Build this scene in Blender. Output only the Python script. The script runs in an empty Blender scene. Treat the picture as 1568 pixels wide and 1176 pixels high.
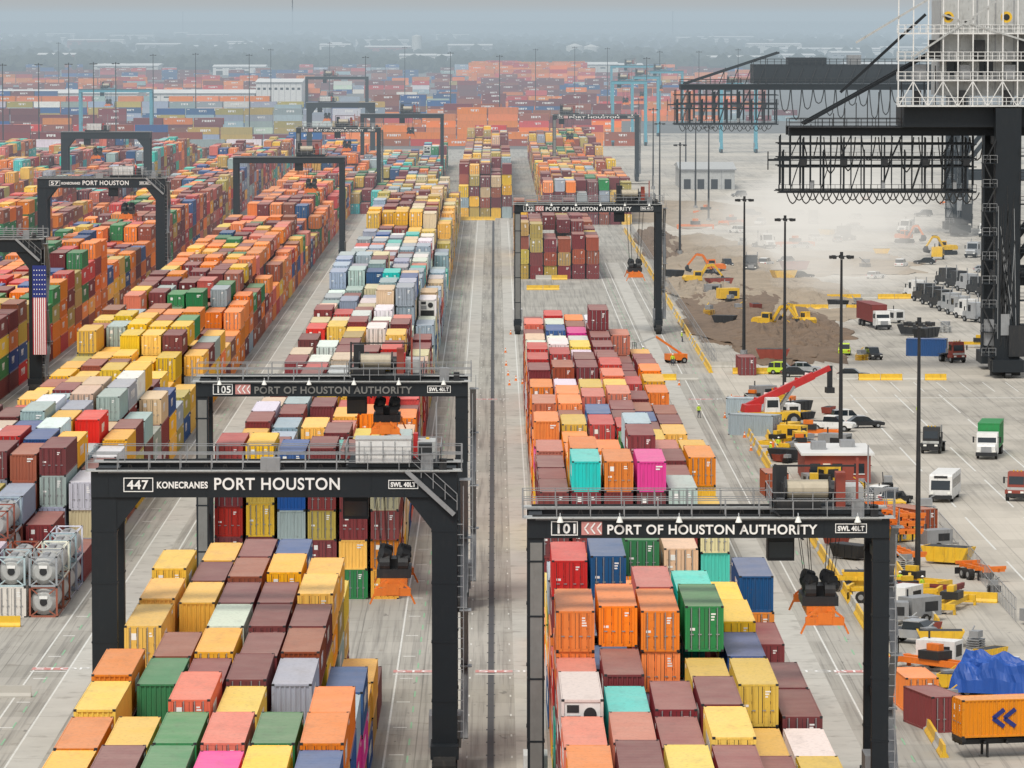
import bpy, math, random
from mathutils import Vector, Matrix
from mathutils import noise as mn
R = random.Random(7)
scene = bpy.context.scene
COL = scene.collection
F_PX, HCAM, V_H, U_VP = 7400.0, 51.0, 24.0, 757.0
PITCH = math.atan((588-V_H)/F_PX); YAW = (784-U_VP)/F_PX
# ---------------------------------------------------------------- camera
cd = bpy.data.cameras.new("camera"); cam = bpy.data.objects.new("camera", cd); COL.objects.link(cam)
cam.location = (0, 0, HCAM); cam.rotation_euler = (math.pi/2-PITCH, 0, -YAW)
cd.sensor_width = 36; cd.lens = 36*F_PX/1568; cd.clip_start = 1; cd.clip_end = 80000
scene.camera = cam
CR = cam.rotation_euler.to_matrix()
def G(u, v, z=0.0):
    """survey helper: world XY of a ground point read off the photograph"""
    d = CR @ Vector(((u-784)/F_PX, (588-v)/F_PX, -1))
    t = (z-HCAM)/d.z
    return d.x*t, d.y*t
# ---------------------------------------------------------------- materials
def nodes(name):
    m = bpy.data.materials.new(name); m.use_nodes = True
    return m, m.node_tree, m.node_tree.nodes["Principled BSDF"]
def N(nt, t, **kw):
    n = nt.nodes.new(t)
    for k, v in kw.items(): setattr(n, k, v)
    return n
def mixc(nt, fac, a, b, mode='MIX'):
    n = N(nt, 'ShaderNodeMix', data_type='RGBA', blend_type=mode)
    for s, v in ((n.inputs[0], fac), (n.inputs[6], a), (n.inputs[7], b)):
        if hasattr(v, 'node'): nt.links.new(v, s)
        elif isinstance(v, (int, float)): s.default_value = v
        else: s.default_value = (*v, 1)
    return n.outputs[2]
def math_(nt, op, a, b=0.0, clamp=False):
    n = N(nt, 'ShaderNodeMath', operation=op, use_clamp=clamp)
    for s, v in zip(n.inputs, (a, b)):
        if hasattr(v, 'node'): nt.links.new(v, s)
        else: s.default_value = v
    return n.outputs[0]
def noise(nt, vec, scale, detail=4, rough=.6):
    n = N(nt, 'ShaderNodeTexNoise'); n.inputs['Scale'].default_value = scale
    n.inputs['Detail'].default_value = detail; n.inputs['Roughness'].default_value = rough
    nt.links.new(vec, n.inputs['Vector']); return n.outputs['Fac']
def ramp(nt, x, lo, hi):
    n = N(nt, 'ShaderNodeMapRange', interpolation_type='SMOOTHSTEP')
    n.inputs[1].default_value = lo; n.inputs[2].default_value = hi
    nt.links.new(x, n.inputs[0]); return n.outputs[0]
def vscale(nt, vec, s):
    n = N(nt, 'ShaderNodeMapping'); n.inputs['Scale'].default_value = s
    nt.links.new(vec, n.inputs['Vector']); return n.outputs[0]
_m = {}
def simple(name, c, rough=.6, metal=0.0, var=.25, scale=1.5, dirt=.25):
    if name in _m: return _m[name]
    m, nt, b = nodes(name)
    g = N(nt, 'ShaderNodeNewGeometry').outputs['Position']
    f = noise(nt, g, scale)
    dark = tuple(x*(1-var) for x in c)
    col = mixc(nt, f, dark, tuple(min(1, x*(1+var*.6)) for x in c))
    f2 = ramp(nt, noise(nt, vscale(nt, g, (1, 1, .25)), scale*2.3), .52, .75)
    col = mixc(nt, math_(nt, 'MULTIPLY', f2, dirt), col, (.10, .085, .07))
    nt.links.new(col, b.inputs['Base Color'])
    b.inputs['Roughness'].default_value = rough; b.inputs['Metallic'].default_value = metal
    _m[name] = m; return m
NAVY = simple("navy_crane_paint", (.004, .009, .014), .6, dirt=.05)
LEGG = simple("grey_crane_paint", (.20, .20, .19), .55)
WHITE = simple("white_paint", (.76, .76, .74), .5, dirt=.25)
GREYW = simple("weathered_white_paint", (.46, .47, .46), .55, dirt=.4)
SIGN = simple("sign_white", (.85, .85, .83), .5, var=.03, dirt=0)
GALV = simple("galvanised_steel", (.31, .32, .33), .5, .2)
STEEL = simple("dark_steel", (.022, .024, .027), .55, .1)
TYRE = simple("tyre_rubber", (.018, .018, .018), .85)
GLASS = simple("dark_glass", (.02, .028, .035), .08, 0, .1, dirt=0)
ORANGE = simple("orange_paint", (.78, .19, .02), .5)
YELLOW = simple("yellow_paint", (.80, .49, .03), .5, dirt=.35)
RED = simple("red_paint", (.52, .025, .025), .45)
BLUE = simple("blue_paint", (.02, .10, .32), .45)
GREENP = simple("green_paint", (.02, .26, .07), .45)
CYAN = simple("cyan_crane_paint", (.10, .36, .46), .5)
MAROON = simple("maroon_paint", (.22, .030, .025), .55)
LAMPW = simple("lamp_glass", (.85, .85, .8), .3, var=.03, dirt=0)
ROPE = simple("wire_rope", (.025, .025, .025), .6)
HIVIS = simple("hi_vis", (.55, .75, .04), .6, dirt=.05)
SILVER = simple("silver_paint", (.45, .47, .49), .3, .3, dirt=.1)
BLACKP = simple("black_paint", (.02, .022, .026), .3, dirt=.1)
TARP = simple("blue_tarp", (.010, .08, .38), .5, scale=.8, dirt=.05)
SKIN = simple("skin", (.35, .2, .14), .6, dirt=0)
DENIM = simple("work_trousers", (.03, .04, .07), .8)
SOIL = simple("soil", (.19, .13, .085), .95, var=.5, scale=.35, dirt=.25)
WALLM = simple("wall_metal", (.60, .60, .57), .6, scale=.2, dirt=.2)
ROOFM = simple("roof_metal", (.72, .72, .70), .5, scale=.1, dirt=.2)
BRICKR = simple("red_wall", (.30, .06, .04), .7)
PAINTL = simple("road_paint", (.70, .70, .66), .7, var=.3, scale=2, dirt=.5)
PAINTG = simple("road_paint_green", (.25, .50, .30), .7, var=.3, scale=2, dirt=.4)
PAINTR = simple("road_paint_red", (.62, .27, .25), .7, var=.3, scale=2, dirt=.4)
ASPH = simple("asphalt_strip", (.075, .078, .085), .85, scale=.4)
RUNWAY = simple("runway_concrete", (.50, .485, .44), .85, var=.25, scale=.2, dirt=.45)
FLAGB = simple("flag_blue", (.02, .035, .2), .8, dirt=0); FLAGR = simple("flag_red", (.5, .03, .05), .8, dirt=0)
CREAM = simple("cream_drum", (.5, .44, .33), .5)

def container_paint():
    m, nt, b = nodes("container_paint")
    oi = N(nt, 'ShaderNodeObjectInfo'); tc = N(nt, 'ShaderNodeTexCoord'); ge = N(nt, 'ShaderNodeNewGeometry')
    off = N(nt, 'ShaderNodeVectorMath', operation='ADD'); nt.links.new(tc.outputs['Object'], off.inputs[0])
    sc = math_(nt, 'MULTIPLY', oi.outputs['Random'], 311.0)
    cx = N(nt, 'ShaderNodeCombineXYZ'); nt.links.new(sc, cx.inputs[0]); nt.links.new(sc, cx.inputs[1])
    nt.links.new(cx.outputs[0], off.inputs[1]); P = off.outputs[0]
    hs = N(nt, 'ShaderNodeHueSaturation'); nt.links.new(oi.outputs['Color'], hs.inputs['Color'])
    nt.links.new(math_(nt, 'ADD', math_(nt, 'MULTIPLY', oi.outputs['Random'], .38), .86), hs.inputs['Value'])
    r2 = math_(nt, 'FRACT', math_(nt, 'MULTIPLY', oi.outputs['Random'], 17.3))
    nt.links.new(math_(nt, 'ADD', math_(nt, 'MULTIPLY', r2, .16), .92), hs.inputs['Saturation'])
    col = hs.outputs[0]
    sep = N(nt, 'ShaderNodeSeparateXYZ'); nt.links.new(ge.outputs['Normal'], sep.inputs[0])
    up = ramp(nt, sep.outputs[2], .5, .9)
    n1 = noise(nt, P, .35, 3)
    fade = math_(nt, 'MULTIPLY', up, math_(nt, 'ADD', math_(nt, 'MULTIPLY', n1, .22), math_(nt, 'MULTIPLY', r2, .10)))
    col = mixc(nt, fade, col, (.88, .72, .58))
    stain = math_(nt, 'MULTIPLY', ramp(nt, noise(nt, vscale(nt, P, (1, .35, 1)), .9, 4), .50, .72), math_(nt, 'ADD', math_(nt, 'MULTIPLY', up, .12), .04))
    col = mixc(nt, stain, col, (.16, .13, .11))
    rust = math_(nt, 'MULTIPLY', ramp(nt, noise(nt, P, 1.9, 7, .75), .60, .72), .45)
    col = mixc(nt, rust, col, (.13, .06, .03))
    grime = math_(nt, 'MULTIPLY', ramp(nt, noise(nt, vscale(nt, P, (3.2, 3.2, .3)), 1.2, 5), .45, .78), .28)
    col = mixc(nt, grime, col, (.08, .07, .06))
    nt.links.new(col, b.inputs['Base Color']); b.inputs['Roughness'].default_value = .55
    return m
CPAINT = container_paint()

# ---------------------------------------------------------------- mesh builder
class MB:
    def __init__(s): s.v = []; s.f = []; s.m = []; s.mats = []
    def mi(s, mat):
        if mat not in s.mats: s.mats.append(mat)
        return s.mats.index(mat)
    def add(s, vs, fs, mat):
        o = len(s.v); s.v += [tuple(p) for p in vs]; k = s.mi(mat)
        for f in fs: s.f.append([i+o for i in f]); s.m.append(k)
    def box(s, x0, y0, z0, x1, y1, z1, mat):
        s.add([(x0,y0,z0),(x1,y0,z0),(x1,y1,z0),(x0,y1,z0),(x0,y0,z1),(x1,y0,z1),(x1,y1,z1),(x0,y1,z1)],
              [(0,3,2,1),(4,5,6,7),(0,1,5,4),(1,2,6,5),(2,3,7,6),(3,0,4,7)], mat)
    def cyl(s, p, q, r, mat, n=8, r2=None):
        p = Vector(p); q = Vector(q); r2 = r if r2 is None else r2
        d = (q-p).normalized(); a = d.orthogonal().normalized(); b = d.cross(a)
        vs = []
        for c, rr in ((p, r), (q, r2)):
            for i in range(n):
                t = 2*math.pi*i/n+math.pi/n; vs.append(c+a*math.cos(t)*rr+b*math.sin(t)*rr)
        fs = [(i, (i+1) % n, n+(i+1) % n, n+i) for i in range(n)]+[tuple(range(n))[::-1], tuple(range(n, 2*n))]
        s.add(vs, fs, mat)
    def beam(s, p, q, w, h, mat):
        p = Vector(p); q = Vector(q); d = (q-p).normalized()
        up = Vector((0,0,1)) if abs(d.z) < .95 else Vector((0,1,0))
        a = d.cross(up).normalized()*w/2; b = a.cross(d).normalized()*h/2
        vs = [c+x*a+y*b for c in (p, q) for x, y in ((-1,-1),(1,-1),(1,1),(-1,1))]
        s.add(vs, [(0,3,2,1),(4,5,6,7),(0,1,5,4),(1,2,6,5),(2,3,7,6),(3,0,4,7)], mat)
    def extr(s, prof, x0, x1, mat):
        """profile of (y,z) points extruded along x"""
        n = len(prof); vs = [(x0, y, z) for y, z in prof]+[(x1, y, z) for y, z in prof]
        s.add(vs, [(i, (i+1) % n, n+(i+1) % n, n+i) for i in range(n)]+[tuple(range(n))[::-1], tuple(range(n, 2*n))], mat)
    def rail(s, p, q, mat, h=1.1, step=2.0, t=.07):
        p = Vector(p); q = Vector(q); L = (q-p).length; n = max(1, int(L/step)); z = Vector((0,0,h))
        for i in range(n+1):
            c = p.lerp(q, i/n); s.beam(c, c+z, t, t, mat)
        s.beam(p+z, q+z, t, t, mat); s.beam(p+z*.5, q+z*.5, t*.8, t*.8, mat)
    def mesh(s, name):
        me = bpy.data.meshes.new(name); me.from_pydata(s.v, [], s.f)
        for m in s.mats: me.materials.append(m)
        me.polygons.foreach_set("material_index", s.m); me.update(); return me
    def obj(s, name, loc=(0,0,0), rz=0, parent=None):
        return place(s.mesh(name), name, loc, rz, parent)
def place(me, name, loc=(0,0,0), rz=0, parent=None, scale=None):
    o = bpy.data.objects.new(name, me); o.location = loc; o.rotation_euler = (0, 0, rz)
    if scale: o.scale = scale
    COL.objects.link(o)
    if parent: o.parent = parent
    return o
def text(parent, name, st, x, y, z, size, width, mat):
    c = bpy.data.curves.new(name, 'FONT'); c.body = st; c.size = size; c.extrude = .015; c.offset = .020
    c.space_character = 1.08
    c.materials.append(mat)
    o = bpy.data.objects.new(name, c); COL.objects.link(o); o.location = (x, y, z); o.rotation_euler = (math.pi/2, 0, 0)
    bpy.context.view_layer.update()
    if width and o.dimensions.x > 0: o.scale.x = width/o.dimensions.x
    o.parent = parent
    return o

# ---------------------------------------------------------------- RTG cranes
def frame_box(mb, x0, x1, y, z0, z1, mat, t=.08):
    mb.box(x0, y, z0, x1, y+.03, z0+t, mat); mb.box(x0, y, z1-t, x1, y+.03, z1, mat)
    mb.box(x0, y, z0+t, x0+t, y+.03, z1-t, mat); mb.box(x1-t, y, z0+t, x1, y+.03, z1-t, mat)
def rtg(X0, X1, Y, Z, num, label, style='old', tx=.7, sz=9.0, paint=None, spread=ORANGE, detail=True, D=7.6):
    pm = paint or NAVY; mb = MB(); W = X1-X0; gh = 1.75 if style == 'new' else 1.25
    lw = 1.7 if style == 'new' else 1.05
    for yy in (Y, Y+D-1.1):
        mb.box(X0, yy, Z-gh, X1, yy+1.1, Z, pm)
        mb.box(X0-.35, yy-.25, Z+.003, X1+.35, yy+1.3, Z+.07, GREYW if detail else GALV)
    for x in (X0, X1-lw):
        mb.box(x+.1, Y+1.1, Z-gh+.2, x+lw-.1, Y+D-1.1, Z-.15, pm)
        for k, yy in enumerate((Y+.1, Y+D-1.0)):
            lm = LEGG if (style == 'old' and k == 0 and x == X0 and detail) else pm
            mb.box(x, yy, 2.2, x+lw, yy+.9, Z-gh-.002, pm)
            if lm is LEGG: mb.box(x+.16, yy-.03, 2.4, x+lw-.12, yy, Z-gh-.3, lm)
            for zz in (5, 9, 13, 16.5):
                if zz < Z-gh-1: mb.box(x-.04, yy-.02 if not lm is LEGG else yy-.05, zz, x+lw+.04, yy+.94, zz+.12, pm)
            sgn = 1 if x == X0 else -1; xi = x+lw if x == X0 else x
            if style == 'new':
                h = [(xi, Z-gh-.003), (xi+sgn*1.7, Z-gh-.003), (xi, Z-gh-2.2)]
                vs = [(a, yy+.05, b) for a, b in h]+[(a, yy+.85, b) for a, b in h]
                mb.add(vs, [(0,1,2),(3,5,4),(0,3,4,1),(1,4,5,2),(2,5,3,0)], pm)
        mb.box(x-.1, Y-1.2, 1.3, x+lw+.1, Y+D+1.2, 2.2, pm)
        for wy in (Y-.9, Y+.9, Y+D-.9, Y+D+.9):
            mb.cyl((x+.1, wy, .8), (x+lw-.1, wy, .8), .8, TYRE, 16)
            mb.cyl((x, wy, .8), (x+lw, wy, .8), .35, pm, 10)
        mb.box(x-.25, Y+2.2, 1.6, x+lw+.25, Y+5.2, 3.8, WHITE if x == X0 else GALV)
        mb.beam((x+lw/2, Y+1.0, Z-gh-1.3), (x+lw/2, Y+D-1.0, Z-gh-1.3), .5, .6, pm)
        mb.beam((x+lw/2, Y+1.0, 7.5), (x+lw/2, Y+D-1.0, 7.5), .4, .5, pm)
    if detail:
        for yy in (Y-.2, Y+.95, Y+D-1.3, Y+D+.15): mb.rail((X0-.3, yy, Z+.07), (X1+.3, yy, Z+.07), GALV, t=.05)
        n = 6
        if style == 'old':
            for i in range(n):
                x = X0+lw+1.0+(W-2*lw-2)*i/(n-1)
                mb.beam((x, Y-.15, Z+.35), (x, Y-.3, Z+.15), .06, .06, GALV)
                mb.cyl((x, Y-.3, Z+.15), (x, Y-.3, Z-.22), .09, LAMPW, 10, .22)
        for yy in (Y+.5, Y+D-.55): mb.box(X0+.3, yy-.06, Z+.07, X1-.3, yy+.06, Z+.2, STEEL)
        for i in range(int(W/2.2)):
            x = X0+1.1+i*2.2; mb.box(x, Y-.025, Z-gh, x+.05, Y-.001, Z, pm)
        mb.box(X0+.5, Y-.04, Z-.10, X1-.5, Y-.003, Z-.05, GALV)
        for i in range(int(W*tx/1.3)):
            cx = X0+1.5+i*1.3
            for (a, za), (b_, zb_) in zip(((-.6,0),(-.35,-.7),(0,-1.0),(.35,-.7)), ((-.35,-.7),(0,-1.0),(.35,-.7),(.6,0))):
                mb.beam((cx+a, Y+D-1.5, Z-.1+za), (cx+b_, Y+D-1.5, Z-.1+zb_), .06, .06, ROPE)
        lx = X1+.25
        for i in range(4):
            z0 = 2.4+i*(Z-3)/4; z1 = 2.4+(i+1)*(Z-3)/4
            mb.beam((lx+.2, Y+1.2+(i % 2)*4.5, z0), (lx+.2, Y+1.2+((i+1) % 2)*4.5, z1), .5, .12, GALV)
            mb.rail((lx+.45, Y+1.2+(i % 2)*4.5, z0), (lx+.45, Y+1.2+((i+1) % 2)*4.5, z1), GALV, t=.05, step=1.5)
            mb.box(lx-.1, Y+.2+((i+1) % 2)*4.5, z1-.05, lx+.7, Y+1.6+((i+1) % 2)*4.5, z1, GALV)
        for s_ in range(24):
            zz = 3+s_*.7
            if zz < Z-3: mb.box(X1+.02, Y+.15, zz, X1+.4, Y+.2, zz+.05, GALV)
        mb.beam((X1+.42, Y+.17, 2.4), (X1+.42, Y+.17, Z-1), .06, .06, GALV)
        for xx in (X0-.3, X1+.3): mb.beam((xx, Y-.1, Z), (xx, Y-.1, Z+1.9), .09, .09, GALV)
        mb.box(X1-2.4, Y+.2, Z+.07, X1-1.6, Y+.9, Z+1.2, GALV); mb.box(X1-1.2, Y+.2, Z+.07, X1-.7, Y+.9, Z+.8, STEEL)
        if style == 'new':
            mb.box((X0+X1)/2-.9, Y-.25, Z+.08, (X0+X1)/2+.4, Y+.9, Z+.9, GALV)
            mb.beam((X1-3.4, Y-.1, Z+.05), (X1-.2, Y-.1, Z-2.9), .28, .3, GALV)
            mb.rail((X1-3.2, Y-.15, Z+.3), (X1, Y-.15, Z-2.6), GALV, t=.05, step=1.0)
    tcx = X0+W*tx
    mb.box(tcx-3, Y+.3, Z+.25, tcx+3, Y+D-.3, Z+.55, pm)
    if style == 'new':
        mb.box(tcx-2.5, Y+.1, Z+.55, tcx+1.2, Y+2.6, Z+2.1, WHITE)
        for i in range(4): mb.box(tcx-2.3+i*.8, Y+.05, Z+.7, tcx-2.25+i*.8, Y+.1, Z+2.0, GALV)
        mb.box(tcx-2.55, Y+.05, Z+2.1, tcx+1.25, Y+2.65, Z+2.18, GREYW)
        mb.box(tcx+1.7, Y+.4, Z+.55, tcx+2.6, Y+1.6, Z+1.8, STEEL)
    else:
        mb.box(tcx-2.9, Y+.1, Z+.55, tcx-.1, Y+2.6, Z+1.1, STEEL)
        mb.cyl((tcx-2.2, Y+1.3, Z+1.75), (tcx+.4, Y+1.3, Z+1.75), .6, CREAM, 16)
        for a in (-2.3, .5): mb.cyl((tcx+a-.06, Y+1.3, Z+1.75), (tcx+a+.06, Y+1.3, Z+1.75), .78, STEEL, 16)
        mb.box(tcx+.9, Y+1, Z+.55, tcx+1.5, Y+2.4, Z+2.8, BRICKR); mb.box(tcx-2.9, Y+4.4, Z+.55, tcx-2.0, Y+5.2, Z+2.9, STEEL)
        mb.beam((tcx-3, Y+.5, Z+.5), (tcx-3, Y+.5, Z+3.4), .16, .16, STEEL); mb.beam((tcx+2.2, Y+.5, Z+.5), (tcx+2.2, Y+.5, Z+3.8), .16, .16, BRICKR)
        mb.beam((tcx-3, Y+.5, Z+3.3), (tcx+2.2, Y+.5, Z+3.3), .12, .12, STEEL)
        mb.beam((tcx-3, Y+.3, Z+.4), (tcx-1.2, Y+.3, Z-1.4), .12, .12, STEEL)
    mb.box(tcx+1.6, Y+3.2, Z+.55, tcx+2.8, Y+6.3, Z+1.7, GREYW)
    mb.cyl((tcx-1.6, Y+4.4, Z+1.3), (tcx+1.2, Y+4.4, Z+1.3), .6, STEEL, 14)
    mb.box(tcx+1.3, Y+3.8, Z+.55, tcx+1.6, Y+5, Z+2.2, RED)
    mb.box(tcx-2.4, Y+3.4, Z+.55, tcx-1.7, Y+5.4, Z+1.9, STEEL)
    for i in range(9 if detail else 0):
        a = R.uniform(-2.8, 2.4); c = R.uniform(3, 6.5); h = R.uniform(.5, 1.8)
        mb.box(tcx+a, Y+c, Z+.55, tcx+a+R.uniform(.2, .7), Y+c+.5, Z+.55+h, R.choice([STEEL, GALV, NAVY, YELLOW]))
    for yy in (Y-.1, Y+D): mb.rail((tcx-3.2, yy, Z+.55), (tcx+3.2, yy, Z+.55), GALV, t=.05, step=1.2)
    for xx in (tcx-3.2, tcx+3.2): mb.rail((xx, Y-.1, Z+.55), (xx, Y+D, Z+.55), GALV, t=.05, step=1.2)
    mb.beam((tcx+2.9, Y+.6, Z+.5), (tcx+2.9, Y+.6, Z+4.6), .1, .1, GALV)
    cx = tcx-1.2
    mb.box(cx-2.2, Y+1.4, Z-gh-1.6, cx-.5, Y+3.2, Z-gh+.4, pm)
    mb.box(cx-2.1, Y+1.36, Z-gh-1.4, cx-.6, Y+1.4, Z-gh-.4, GLASS)
    mb.box(cx-2.0, Y+1.8, Z-gh+.4, cx-.7, Y+2.8, Z+.25, STEEL)
    cy = Y+D/2
    for dx in (-1.0, -.55, .55, 1.0):
        for dy in (-1.5, 1.5): mb.beam((tcx+dx*1.5, cy+dy, Z+.4), (tcx+dx*.8, cy+dy*.7, sz+2.0), .045, .045, ROPE)
    for dy in (-1.4, 1.4):
        for dx in (-.62, .62):
            mb.cyl((tcx+dx-.34, cy+dy, sz+1.85), (tcx+dx+.34, cy+dy, sz+1.85), .66, STEEL, 16)
            mb.cyl((tcx+dx-.25, cy+dy-.2, sz+2.55), (tcx+dx+.3, cy+dy+.1, sz+2.35), .42, STEEL, 10)
            mb.cyl((tcx+dx*1.3-.2, cy+dy-.3, sz+2.1), (tcx+dx*1.3+.2, cy+dy-.1, sz+2.2), .3, STEEL, 10)
    mb.box(tcx-1.15, cy-2.0, sz+.9, tcx+1.15, cy+2.0, sz+1.5, STEEL)
    mb.box(tcx-.9, cy-1.1, sz+1.4, tcx+.9, cy+1.1, sz+2.1, STEEL)
    mb.box(tcx-.9, cy-2.4, sz+.35, tcx+.9, cy+2.4, sz+.89, spread)
    for dx in (-.55, .55): mb.box(tcx+dx-.16, cy-6, sz+.32, tcx+dx+.16, cy+6, sz+.66, spread)
    for dy in (-6.1, 6.1):
        mb.box(tcx-1.22, cy+dy-.2, sz+.2, tcx+1.22, cy+dy+.2, sz+.7, spread)
        mb.box(tcx-.45, cy+dy-.25, sz+.25, tcx+.45, cy+dy-.2, sz+1.0, spread)
        for dx in (-1.2, 1.2):
            mb.beam((tcx+dx, cy+dy, sz+.3), (tcx+dx*1.25, cy+dy, sz-.35), .2, .12, spread)
        mb.beam((tcx-1.1, cy+dy, sz+.7), (tcx-.4, cy+dy, sz+1.25), .14, .14, spread)
        mb.beam((tcx+1.1, cy+dy, sz+.7), (tcx+.4, cy+dy, sz+1.25), .14, .14, spread)
    o = mb.obj("gantry_crane")
    if detail and label:
        zt = Z-gh*.5-.32; yt = Y-.06; fb = MB()
        w = 1.75 if style == 'new' else 1.45
        x = X0+lw+.6 if style == 'new' else X0+1.6
        frame_box(fb, x-.12, x+w+.12, yt, Z-gh*.5-.5 if style == 'new' else Z-gh*.5-.45, Z-gh*.5+.46, SIGN, .06)
        text(o, "number", num, x+.13, yt, zt+.02, .84, w-.32, SIGN)
        x += w+.35
        if style == 'new':
            text(o, "maker", "KONECRANES", x, yt, zt+.08, .6, 3.4, SIGN)
            x += 3.8; text(o, "name_sign", label, x, yt, zt-.02, 1.12, 8.4, SIGN)
        else:
            fb.box(x, yt, Z-gh*.5-.42, x+1.3, yt+.03, Z-gh*.5+.42, PAINTR)
            for q in range(3):
                for sg in (-1, 1): fb.beam((x+.2+q*.4, yt-.02, Z-gh*.5), (x+.45+q*.4, yt-.02, Z-gh*.5+sg*.34), .03, .09, SIGN)
            x += 1.6
            ns = text(o, "name_sign", label, x, yt, zt-.04, .84, W*.58, SIGN)
            if num == "105": ns.data.materials[0] = LEGG      # faded lettering
        xr = X1-lw-(2.9 if style == 'new' else 2.4)
        frame_box(fb, xr, xr+2.0, yt, Z-gh*.5-.3, Z-gh*.5+.3, SIGN, .05)
        text(o, "load_sign", "SWL 40LT", xr+.16, yt, zt+.17, .42, 1.68, SIGN)
        fb.obj("sign_frames", parent=o)
    return o

A0, A1 = -27.0, -2.5
B0, B1 = 2.1, 25.0
C0, C1 = -54.6, -31.4
D0, D1 = -83.2, -60.0
rtg(A0, A1, 322, 20.6, "447", "PORT HOUSTON", 'new', tx=.825, sz=12.3, spread=ORANGE)
rtg(-25.6, -2.3, 413, 19.7, "105", "PORT OF HOUSTON AUTHORITY", 'old', tx=.70, sz=15.2)
rtg(B0, B1, 304, 19.3, "101", "PORT OF HOUSTON AUTHORITY", 'old', tx=.815, sz=12.6)
rtg(3.2, 26.9, 775, 20.8, "122", "PORT OF HOUSTON AUTHORITY", 'old', tx=.82, sz=9.0)
rtg(D0, D1, 880, 21.5, "57", "PORT HOUSTON", 'new', tx=.7, sz=14)
rtg(C0, C1, 1010, 21.5, "112", "", 'old', tx=.7, sz=14, detail=False)
rtg(C0+.5, C1+.3, 1320, 20.5, "109", "PORT OF HOUSTON AUTHORITY", 'old', tx=.6, sz=14)
rtg(-41, -15.5, 1480, 21.0, "61", "", 'old', tx=.6, sz=14, detail=False)
rtg(18, 44.5, 1490, 20.5, "88", "PORT HOUSTON", 'old', tx=.2, sz=12)
rtg(-66, -42, 1700, 20.5, "61", "", 'new', tx=.3, sz=14, detail=False)
rtg(-84.5, -61, 650, 21.0, "58", "", 'new', tx=.2, sz=14)
rtg(-112, -89, 1250, 21.0, "59", "", 'new', tx=.4, sz=14, detail=False)
rtg(-170, -140, 1980, 21.0, "60", "", 'old', tx=.4, sz=14, detail=False, paint=CYAN)
rtg(-84, -56, 2150, 24.0, "60", "", 'old', tx=.4, sz=14, detail=False)
for X, Y, w in ((46, 1900, 14), (58, 2050, 12), (70, 2250, 18), (60, 2500, 26), (84, 1800, 14)):
    rtg(X, X+w, Y, 25.5, "60", "", 'old', tx=.4, sz=16, detail=False, paint=CYAN)

# flag on left crane
fm = MB(); fx, fy = -61.2, 649.2
for i in range(13): fm.box(fx-.9+i*.14, fy, 5.5, fx-.76+i*.14, fy+.03, 17.5, FLAGR if i % 2 == 0 else SIGN)
fm.box(fx-.92, fy-.03, 13.2, fx+.95, fy-.002, 17.52, FLAGB)
for a in range(5):
    for b_ in range(6): fm.box(fx-.75+a*.36, fy-.06, 13.6+b_*.64, fx-.63+a*.36, fy-.031, 13.74+b_*.64, SIGN)
fm.obj("american_flag")

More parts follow.
